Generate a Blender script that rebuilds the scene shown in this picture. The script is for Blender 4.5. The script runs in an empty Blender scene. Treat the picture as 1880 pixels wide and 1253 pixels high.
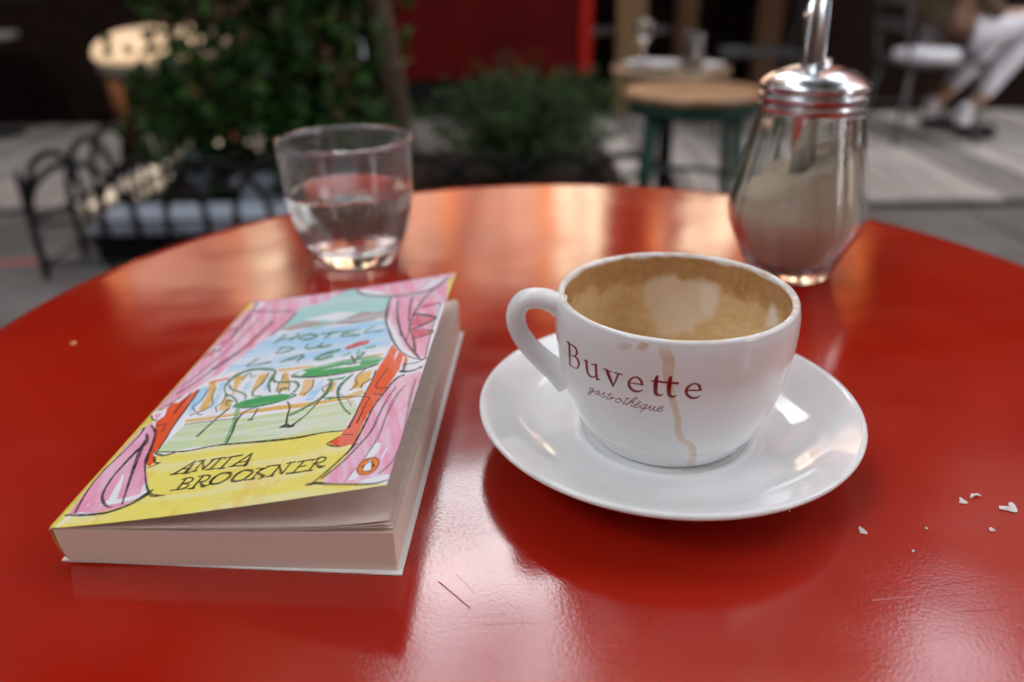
import bpy, bmesh, math, random
import numpy as np
from mathutils import Matrix, Vector

# ------------------------------------------------------------------ camera, world, sun, exposure
SC = bpy.context.scene
COL = SC.collection
R = math.radians
random.seed(7); np.random.seed(7)

PITCH, ROLL, TOP = .452, -.0168, .74
CAM = Vector((0, 0, TOP + .1778))
cp, sp = math.cos(PITCH), math.sin(PITCH)
fw = Vector((0, cp, -sp)); up0 = Vector((0, sp, cp)); rt0 = Vector((1, 0, 0))
rt = math.cos(ROLL) * rt0 + math.sin(ROLL) * up0
up = -math.sin(ROLL) * rt0 + math.cos(ROLL) * up0
cd = bpy.data.cameras.new('camera')
cam = bpy.data.objects.new('camera', cd); COL.objects.link(cam)
cam.matrix_world = Matrix(((rt.x, up.x, -fw.x, CAM.x), (rt.y, up.y, -fw.y, CAM.y), (rt.z, up.z, -fw.z, CAM.z), (0, 0, 0, 1)))
cd.sensor_width = 36; cd.lens = 1435.4 / 1880 * 36
cd.clip_start = .02; cd.clip_end = 500
cd.dof.use_dof = True; cd.dof.focus_distance = .272; cd.dof.aperture_fstop = 5.0; cd.dof.aperture_blades = 7
SC.camera = cam

SUN_EL, SUN_AZ = 32., -20.      # sun stands behind the camera, to its left
w = bpy.data.worlds.new('World'); SC.world = w; w.use_nodes = True
nt = w.node_tree; nt.nodes.clear()
wo = nt.nodes.new('ShaderNodeOutputWorld'); bg = nt.nodes.new('ShaderNodeBackground'); sk = nt.nodes.new('ShaderNodeTexSky')
sk.sky_type = 'NISHITA'; sk.sun_disc = False; sk.sun_elevation = R(SUN_EL); sk.sun_rotation = R(180 + SUN_AZ)
sk.air_density = 1.0; sk.dust_density = 3.0; sk.ozone_density = 1.0
bg.inputs['Strength'].default_value = .15
# thin bright high cloud over the blue sky
wt = nt.nodes.new('ShaderNodeTexCoord'); wm_ = nt.nodes.new('ShaderNodeMapping'); wm_.inputs['Scale'].default_value = (1, 1, 2.2); wn = nt.nodes.new('ShaderNodeTexNoise')
wn.inputs['Scale'].default_value = 2.2; wn.inputs['Detail'].default_value = 6; wn.inputs['Roughness'].default_value = .6
wr = nt.nodes.new('ShaderNodeMapRange'); wr.inputs[1].default_value = .36; wr.inputs[2].default_value = .62; wx = nt.nodes.new('ShaderNodeMix'); wx.data_type = 'RGBA'
wx.inputs[7].default_value = (12.6, 12.8, 13.1, 1)
nt.links.new(wt.outputs['Generated'], wm_.inputs[0]); nt.links.new(wm_.outputs[0], wn.inputs[0]); nt.links.new(wn.outputs[0], wr.inputs[0])
nt.links.new(wr.outputs[0], wx.inputs[0]); nt.links.new(sk.outputs[0], wx.inputs[6])
nt.links.new(wx.outputs[2], bg.inputs[0]); nt.links.new(bg.outputs[0], wo.inputs[0])
sd = bpy.data.lights.new('sun', 'SUN'); sd.energy = 4.8; sd.angle = R(.5); sd.color = (1, .86, .66)
sun = bpy.data.objects.new('sun', sd); COL.objects.link(sun)
sv = Vector((math.sin(R(SUN_AZ)) * math.cos(R(SUN_EL)), -math.cos(R(SUN_AZ)) * math.cos(R(SUN_EL)), math.sin(R(SUN_EL))))
sun.rotation_euler = sv.to_track_quat('Z', 'Y').to_euler(); sun.location = sv * 30
SC.view_settings.view_transform = 'Standard'; SC.view_settings.look = 'None'
SC.view_settings.exposure = 2.2; SC.view_settings.gamma = 1; SC.view_settings.use_curve_mapping = False
SC.render.engine = 'CYCLES'
SC.cycles.use_denoising = True
SC.cycles.max_bounces = 12; SC.cycles.transmission_bounces = 12; SC.cycles.glossy_bounces = 6
SC.cycles.sample_clamp_indirect = 8; SC.cycles.caustics_refractive = True; SC.cycles.caustics_reflective = False

# ------------------------------------------------------------------ helpers
def M(name, col, rough=.6, metal=0., ior=1.5, noise=0., nscale=20., bump=0., bscale=60., trans=0., coat=0., stretch=None, vcol=None, dark=None, mix=None, spec=.5):
    m = bpy.data.materials.new(name); m.use_nodes = True
    n = m.node_tree.nodes; l = m.node_tree.links; b = n['Principled BSDF']
    b.inputs['Base Color'].default_value = (*col, 1); b.inputs['Roughness'].default_value = rough
    b.inputs['Metallic'].default_value = metal; b.inputs['Specular IOR Level'].default_value = spec; b.inputs['IOR'].default_value = ior
    b.inputs['Transmission Weight'].default_value = trans; b.inputs['Coat Weight'].default_value = coat
    tc = n.new('ShaderNodeTexCoord'); mp = n.new('ShaderNodeMapping'); l.new(tc.outputs['Object'], mp.inputs[0])
    if stretch: mp.inputs['Scale'].default_value = stretch
    if noise:
        t = n.new('ShaderNodeTexNoise'); t.inputs['Scale'].default_value = nscale; t.inputs['Detail'].default_value = 5
        l.new(mp.outputs[0], t.inputs[0])
        r = n.new('ShaderNodeMapRange'); r.inputs[1].default_value = .3; r.inputs[2].default_value = .7
        l.new(t.outputs[0], r.inputs[0])
        x = n.new('ShaderNodeMix'); x.data_type = 'RGBA'
        c2 = dark if dark else tuple(c * (1 - noise) for c in col)
        x.inputs[6].default_value = (*c2, 1); x.inputs[7].default_value = (*(mix if mix else tuple(min(1, c * (1 + noise * .6)) for c in col)), 1)
        l.new(r.outputs[0], x.inputs[0]); l.new(x.outputs[2], b.inputs['Base Color'])
    if vcol:
        a = n.new('ShaderNodeAttribute'); a.attribute_name = vcol; l.new(a.outputs[0], b.inputs['Base Color'])
    if bump:
        t = n.new('ShaderNodeTexNoise'); t.inputs['Scale'].default_value = bscale; t.inputs['Detail'].default_value = 4
        l.new(mp.outputs[0], t.inputs[0])
        bp = n.new('ShaderNodeBump'); bp.inputs['Strength'].default_value = 1; bp.inputs['Distance'].default_value = bump
        l.new(t.outputs[0], bp.inputs['Height']); l.new(bp.outputs[0], b.inputs['Normal'])
    return m

def leafmat(name, c1, c2, tr=.35):
    m = bpy.data.materials.new(name); m.use_nodes = True
    n = m.node_tree.nodes; l = m.node_tree.links; b = n['Principled BSDF']; o = n['Material Output']
    g = n.new('ShaderNodeNewGeometry'); x = n.new('ShaderNodeMix'); x.data_type = 'RGBA'
    x.inputs[6].default_value = (*c1, 1); x.inputs[7].default_value = (*c2, 1); l.new(g.outputs['Random Per Island'], x.inputs[0])
    l.new(x.outputs[2], b.inputs['Base Color']); b.inputs['Roughness'].default_value = .5; b.inputs['Specular IOR Level'].default_value = .18
    t = n.new('ShaderNodeBsdfTranslucent'); l.new(x.outputs[2], t.inputs[0])
    ms = n.new('ShaderNodeMixShader'); ms.inputs[0].default_value = tr
    l.new(b.outputs[0], ms.inputs[1]); l.new(t.outputs[0], ms.inputs[2]); l.new(ms.outputs[0], o.inputs[0])
    return m

def link(name, me, mat, parent=None, loc=(0, 0, 0), smooth=False):
    o = bpy.data.objects.new(name, me); COL.objects.link(o); o.location = loc
    if mat and not me.materials: me.materials.append(mat)
    if parent: o.parent = parent
    if smooth: me.shade_smooth()
    return o
def mesh(name, v, f, mat, parent=None, loc=(0, 0, 0), smooth=False):
    me = bpy.data.meshes.new(name); me.from_pydata([tuple(map(float, p)) for p in v], [], [tuple(map(int, q)) for q in f]); me.update()
    return link(name, me, mat, parent, loc, smooth)
def bobj(name, bm, mat, parent=None, loc=(0, 0, 0), smooth=False):
    bmesh.ops.recalc_face_normals(bm, faces=bm.faces)
    me = bpy.data.meshes.new(name); bm.to_mesh(me); bm.free()
    return link(name, me, mat, parent, loc, smooth)
def thing(name, label, cat, loc=(0, 0, 0), rz=0, group=None):
    o = bpy.data.objects.new(name, None); COL.objects.link(o); o.location = loc; o.rotation_euler = (0, 0, rz); o.empty_display_size = .1
    return tag(o, label, cat, group)
def tag(o, label, cat, group=None):
    o['label'] = label; o['category'] = cat
    if group: o['group'] = group
    return o
def box(bm, x0, x1, y0, y1, z0, z1, bev=0.):
    r = bmesh.ops.create_cube(bm, size=1); vs = r['verts']
    for v in vs: v.co = Vector(((x0 + x1) / 2 + v.co.x * (x1 - x0), (y0 + y1) / 2 + v.co.y * (y1 - y0), (z0 + z1) / 2 + v.co.z * (z1 - z0)))
    if bev:
        es = {e for v in vs for e in v.link_edges}
        bmesh.ops.bevel(bm, geom=list(es), offset=bev, segments=2, affect='EDGES', profile=.6)
def boxo(name, mat, parent, x0, x1, y0, y1, z0, z1, bev=.004):
    bm = bmesh.new(); box(bm, x0, x1, y0, y1, z0, z1, bev); return bobj(name, bm, mat, parent)
def tube(bm, pts, rad, seg=10, flat=None, cap=True):
    pts = [Vector(p) for p in pts]; n = len(pts)
    rad = rad if isinstance(rad, (list, tuple)) else [rad] * n
    rings = []; prev = None
    for i, p in enumerate(pts):
        t = (pts[min(i + 1, n - 1)] - pts[max(i - 1, 0)]).normalized()
        if prev is None:
            a = Vector((0, 0, 1)) if abs(t.z) < .9 else Vector((0, 1, 0)); u = t.cross(a).normalized()
        else: u = (prev - t * prev.dot(t)).normalized()
        prev = u; v = t.cross(u)
        k = flat if flat else 1.
        rings.append([bm.verts.new(p + rad[i] * (math.cos(2 * math.pi * j / seg) * u * k + math.sin(2 * math.pi * j / seg) * v)) for j in range(seg)])
    for a, b in zip(rings, rings[1:]):
        for j in range(seg): bm.faces.new((a[j], a[(j + 1) % seg], b[(j + 1) % seg], b[j]))
    if cap: bm.faces.new(rings[0]); bm.faces.new(rings[-1][::-1])
def smoothpath(pts, k=6):
    P = [Vector(p) for p in pts]; out = []
    for i in range(len(P) - 1):
        a, b, c, d = P[max(i - 1, 0)], P[i], P[i + 1], P[min(i + 2, len(P) - 1)]
        for j in range(k):
            t = j / k
            out.append(.5 * ((2 * b) + (c - a) * t + (2 * a - 5 * b + 4 * c - d) * t * t + (3 * b - a - 3 * c + d) * t ** 3))
    out.append(P[-1]); return out
def cr(pts, k):
    return [tuple(p)[:2] for p in smoothpath([(a, b, 0) for a, b in pts], k)]
def lathe(name, prof, mat, parent=None, loc=(0, 0, 0), seg=96, rfun=None, thetas=None, closed_axis=True):
    """prof: (r, z) list; r = 0 at the ends closes on the axis."""
    th = thetas if thetas is not None else np.linspace(0, 2 * np.pi, seg, endpoint=False)
    n = len(th); V = []; F = []; rings = []
    for r, z in prof:
        if r < 1e-7: rings.append(('p', len(V))); V.append((0, 0, z))
        else:
            rr = r if rfun is None else rfun(r, z, th)
            s = len(V); V.extend(zip(rr * np.cos(th), rr * np.sin(th), np.full(n, z))); rings.append(('r', s))
    for (ka, a), (kb, b) in zip(rings, rings[1:]):
        for j in range(n):
            k = (j + 1) % n
            if ka == 'p' and kb == 'r': F.append((a, b + k, b + j))
            elif ka == 'r' and kb == 'p': F.append((a + j, a + k, b))
            elif ka == 'r': F.append((a + j, a + k, b + k, b + j))
    me = bpy.data.meshes.new(name); me.from_pydata(V, [], F); me.update()
    bm = bmesh.new(); bm.from_mesh(me); bmesh.ops.recalc_face_normals(bm, faces=bm.faces); bm.to_mesh(me); bm.free()
    return link(name, me, mat, parent, loc, True)
def leaves(name, pts, size, mat, parent=None, loc=(0, 0, 0), flatten=1., seed=1, narrow=.6):
    rs = np.random.RandomState(seed); n = len(pts); pts = np.asarray(pts, float)
    a = rs.normal(size=(n, 3)); a[:, 2] *= flatten; a /= np.linalg.norm(a, axis=1)[:, None]
    b = rs.normal(size=(n, 3)); b -= (b * a).sum(1)[:, None] * a; b /= np.linalg.norm(b, axis=1)[:, None]
    s = size * rs.uniform(.6, 1.3, (n, 1)); c = np.cross(a, b)
    V = np.stack([pts - a * s * .5, pts + b * s * .5 * narrow - a * s * .1 + c * s * .06, pts + a * s * .5, pts - b * s * .5 * narrow - a * s * .1 + c * s * .06], 1).reshape(-1, 3)
    F = np.arange(4 * n).reshape(n, 4)
    me = bpy.data.meshes.new(name); me.from_pydata(V.tolist(), [], F.tolist()); me.update()
    o = link(name, me, mat, parent, loc); o['kind'] = 'stuff'; return o
def struct(o): o['kind'] = 'structure'; return o
def vn(shape, cell, seed):
    """bilinear value noise, cell = (rows, cols) per cell"""
    rs = np.random.RandomState(seed); h, w_ = shape; gy, gx = int(h / cell[0]) + 3, int(w_ / cell[1]) + 3
    g = rs.rand(gy, gx); y = np.arange(h) / cell[0]; x = np.arange(w_) / cell[1]
    y0 = y.astype(int); x0 = x.astype(int); fy = (y - y0); fx = (x - x0); fy = (fy * fy * (3 - 2 * fy))[:, None]; fx = (fx * fx * (3 - 2 * fx))[None]
    return (g[y0][:, x0] * (1 - fy) * (1 - fx) + g[y0 + 1][:, x0] * fy * (1 - fx) + g[y0][:, x0 + 1] * (1 - fy) * fx + g[y0 + 1][:, x0 + 1] * fy * fx)

CUP_PRINT = [[[-156.06,53.23,1.407],[-155.5,51.04,1.481],[-156.33,44.35,1.569]],[[-158.24,53.31,0.388],[-156.4,53.3,0.498],[-153.81,53.53,0.403]],[[-155.08,53.37,0.387],[-152.31,53.68,0.546],[-149.9,53.24,1.021],[-149.14,52.11,1.142],[-149.95,50.71,0.528],[-151.56,49.67,0.328],[-154.1,49.14,0.351]],[[-151.55,49.71,0.497],[-149.86,49.64,0.879],[-148.38,48.8,1.408],[-148.19,47.26,1.123],[-149.45,45.58,0.553],[-151.45,44.68,0.44],[-154.15,44.45,0.578],[-157.61,44.4,0.533]],[[-143.97,50.65,0.415],[-141.8,50.74,0.482]],[[-142.49,50.66,1.103],[-142.43,48.37,1.219],[-142.19,46.41,1.33],[-141.26,45.41,1.16],[-139.73,45.12,0.68],[-138.05,45.58,0.387],[-136.51,47.08,0.309]],[[-139.13,50.5,0.366],[-136.09,51.01,0.413]],[[-136.62,50.94,0.964],[-136.61,47.92,1.049],[-136.41,45.22,0.999]],[[-136.63,45.53,0.633],[-134.98,45.46,0.488]],[[-132.38,50.67,0.396],[-128.4,50.48,0.424]],[[-130.55,50.39,1.241],[-129.11,47.65,1.302],[-127.65,44.94,0.742]],[[-124.96,50.36,0.507],[-126.1,47.72,0.514],[-127.4,45.21,0.416]],[[-126.73,50.6,0.372],[-123.26,50.71,0.43]],[[-118.96,48.25,0.425],[-113.59,48.54,0.422]],[[-113.96,48.48,0.692],[-114.35,49.81,0.882],[-115.59,50.83,0.706],[-117.21,50.92,0.439],[-118.84,49.9,0.563],[-119.85,48.31,0.84],[-119.65,46.84,1.14],[-118.5,45.64,1.13],[-116.82,45.22,0.932],[-114.9,45.56,0.548],[-113.78,46.3,0.233]],[[-110.14,50.43,0.205],[-108.51,50.71,0.62],[-103.41,50.69,0.675],[-99.08,50.72,0.774]],[[-107.53,52.93,0.293],[-107.86,52.27,0.915],[-108.11,50.47,1.302],[-108.08,46.97,1.342],[-107.55,45.57,1.285],[-106.08,45.2,0.735],[-104.82,45.84,0.198]],[[-101.83,53.23,0.297],[-102.26,52.47,0.954],[-102.39,50.58,1.327],[-102.39,47.09,1.352],[-101.82,45.57,1.269],[-100.36,45.15,0.74],[-99.19,45.86,0.2]],[[-94.39,48.07,0.473],[-88.91,48.13,0.473]],[[-89.33,48.14,0.586],[-89.82,49.64,0.836],[-91.03,50.62,0.572],[-92.57,50.72,0.474],[-94.34,49.71,0.673],[-95.19,47.87,0.894],[-94.55,46.26,0.968],[-92.72,45.07,0.952],[-90.63,45.07,0.707],[-89.16,45.8,0.271]],[[-138.82,40.15,0.347],[-140.32,40.08,0.274],[-141.74,39.14,0.259],[-141.9,38.36,0.453],[-140.58,38.72,0.248],[-138.82,40.15,0.243]],[[-138.82,40.15,0.26],[-140.38,38.18,0.255],[-142.27,36.58,0.249],[-143.36,36.39,0.509],[-142.96,37.16,0.247],[-140.33,38.4,0.263],[-137.94,39.32,0.27]],[[-135.78,40.45,0.256],[-137.14,39.79,0.242],[-138.05,38.67,0.306],[-137.69,38.17,0.321],[-136.43,38.9,0.243],[-135.41,40.16,0.378],[-136.02,38.83,0.332],[-135.53,38.38,0.319],[-134.47,39.03,0.247]],[[-134.47,39.03,0.242],[-132.39,40.71,0.254],[-132.89,39.84,0.327],[-132.3,39.3,0.301],[-133.07,38.38,0.257],[-134.45,38.21,0.316]],[[-129.05,41.39,0.24],[-131.33,38.68,0.247],[-131.37,38.25,0.36],[-130.44,38.53,0.257],[-129.48,39.23,0.244]],[[-130.49,40.47,0.289],[-128.32,41.01,0.285]],[[-129.21,39.41,0.246],[-128.15,40.13,0.263],[-129.57,38.28,0.244]],[[-129.0,38.96,0.25],[-127.44,39.93,0.272],[-126.72,39.82,0.343]],[[-124.78,40.35,0.253],[-126.01,39.6,0.239],[-126.57,38.63,0.295],[-125.87,38.2,0.316],[-124.64,38.74,0.246],[-123.76,39.8,0.249],[-124.07,40.43,0.348],[-124.78,40.35,0.343],[-123.19,39.63,0.343]],[[-120.29,41.65,0.236],[-122.76,38.81,0.239],[-122.55,38.41,0.289],[-121.37,39.16,0.254]],[[-121.52,41.17,0.282],[-119.52,41.53,0.283]],[[-121.29,38.36,0.242],[-117.99,41.57,0.24],[-116.5,42.69,0.256],[-116.03,42.55,0.237],[-116.69,41.83,0.244],[-118.87,40.27,0.247],[-121.17,38.38,0.246]],[[-120.01,39.28,0.252],[-117.98,40.67,0.265],[-117.77,40.37,0.237],[-118.91,38.5,0.252],[-118.02,38.39,0.287],[-117.13,39.0,0.255]],[[-116.91,39.05,0.262],[-115.17,40.03,0.25],[-115.07,40.56,0.312],[-116.25,40.12,0.251],[-117.31,38.86,0.24],[-116.92,38.12,0.323],[-115.6,38.56,0.265],[-114.63,39.41,0.248]],[[-115.08,41.46,0.297],[-114.11,40.91,0.305]],[[-111.47,40.36,0.306],[-112.84,40.37,0.28],[-114.1,39.41,0.241],[-114.41,38.52,0.291],[-113.45,38.56,0.271],[-111.77,39.83,0.252],[-111.16,40.55,0.242]],[[-111.26,40.39,0.243],[-114.51,36.63,0.245]],[[-112.8,38.2,0.273],[-111.12,39.02,0.265],[-109.49,40.31,0.3],[-110.48,38.71,0.236],[-110.05,38.32,0.299],[-109.02,38.94,0.259],[-107.64,40.27,0.29],[-108.6,38.69,0.236],[-108.06,38.31,0.3],[-106.74,38.95,0.278]],[[-106.65,39.17,0.285],[-104.75,39.92,0.276],[-104.29,40.54,0.272],[-105.4,40.46,0.28],[-106.57,39.49,0.249],[-106.93,38.65,0.256],[-105.98,38.32,0.298],[-104.39,39.13,0.281]]]
DRIP = [[[-106.17,64.38,2.132],[-104.91,61.99,3.737],[-103.83,58.66,4.143],[-102.58,54.22,3.481],[-101.37,48.11,2.531],[-100.02,42.12,1.994],[-98.35,36.3,1.975],[-96.88,31.35,2.404],[-96.14,28.46,2.532],[-93.46,25.63,2.407],[-90.63,23.43,2.382],[-87.67,20.83,2.921],[-86.4,15.92,2.8],[-84.78,11.37,3.449],[-82.9,7.23,4.314]]]
SPOTS = [[[-124.95,61.07,1.735],[-122.73,61.49,2.153],[-120.05,62.17,0.856]],[[-116.51,62.1,1.263],[-114.52,63.01,2.931],[-113.37,64.44,1.684]]]
INNER = [[[96.59,50.32],[90.41,54.32],[80.01,55.69],[74.44,52.19],[69.34,53.43],[62.17,55.03],[53.39,53.81],[51.31,48.46],[55.8,38.02],[63.1,34.57],[65.72,30.26],[84.19,28.32],[86.77,32.23],[95.72,42.11]],[[64.1,53.55],[53.39,53.81],[51.85,48.37],[55.99,38.79],[62.14,41.12]],[[16.1,54.67],[10.13,53.38],[3.89,49.98],[13.17,44.98],[16.92,45.77],[16.48,50.62]],[[124.42,48.58],[112.78,52.55],[110.33,47.34],[118.04,42.65],[135.6,43.57]]]
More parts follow.
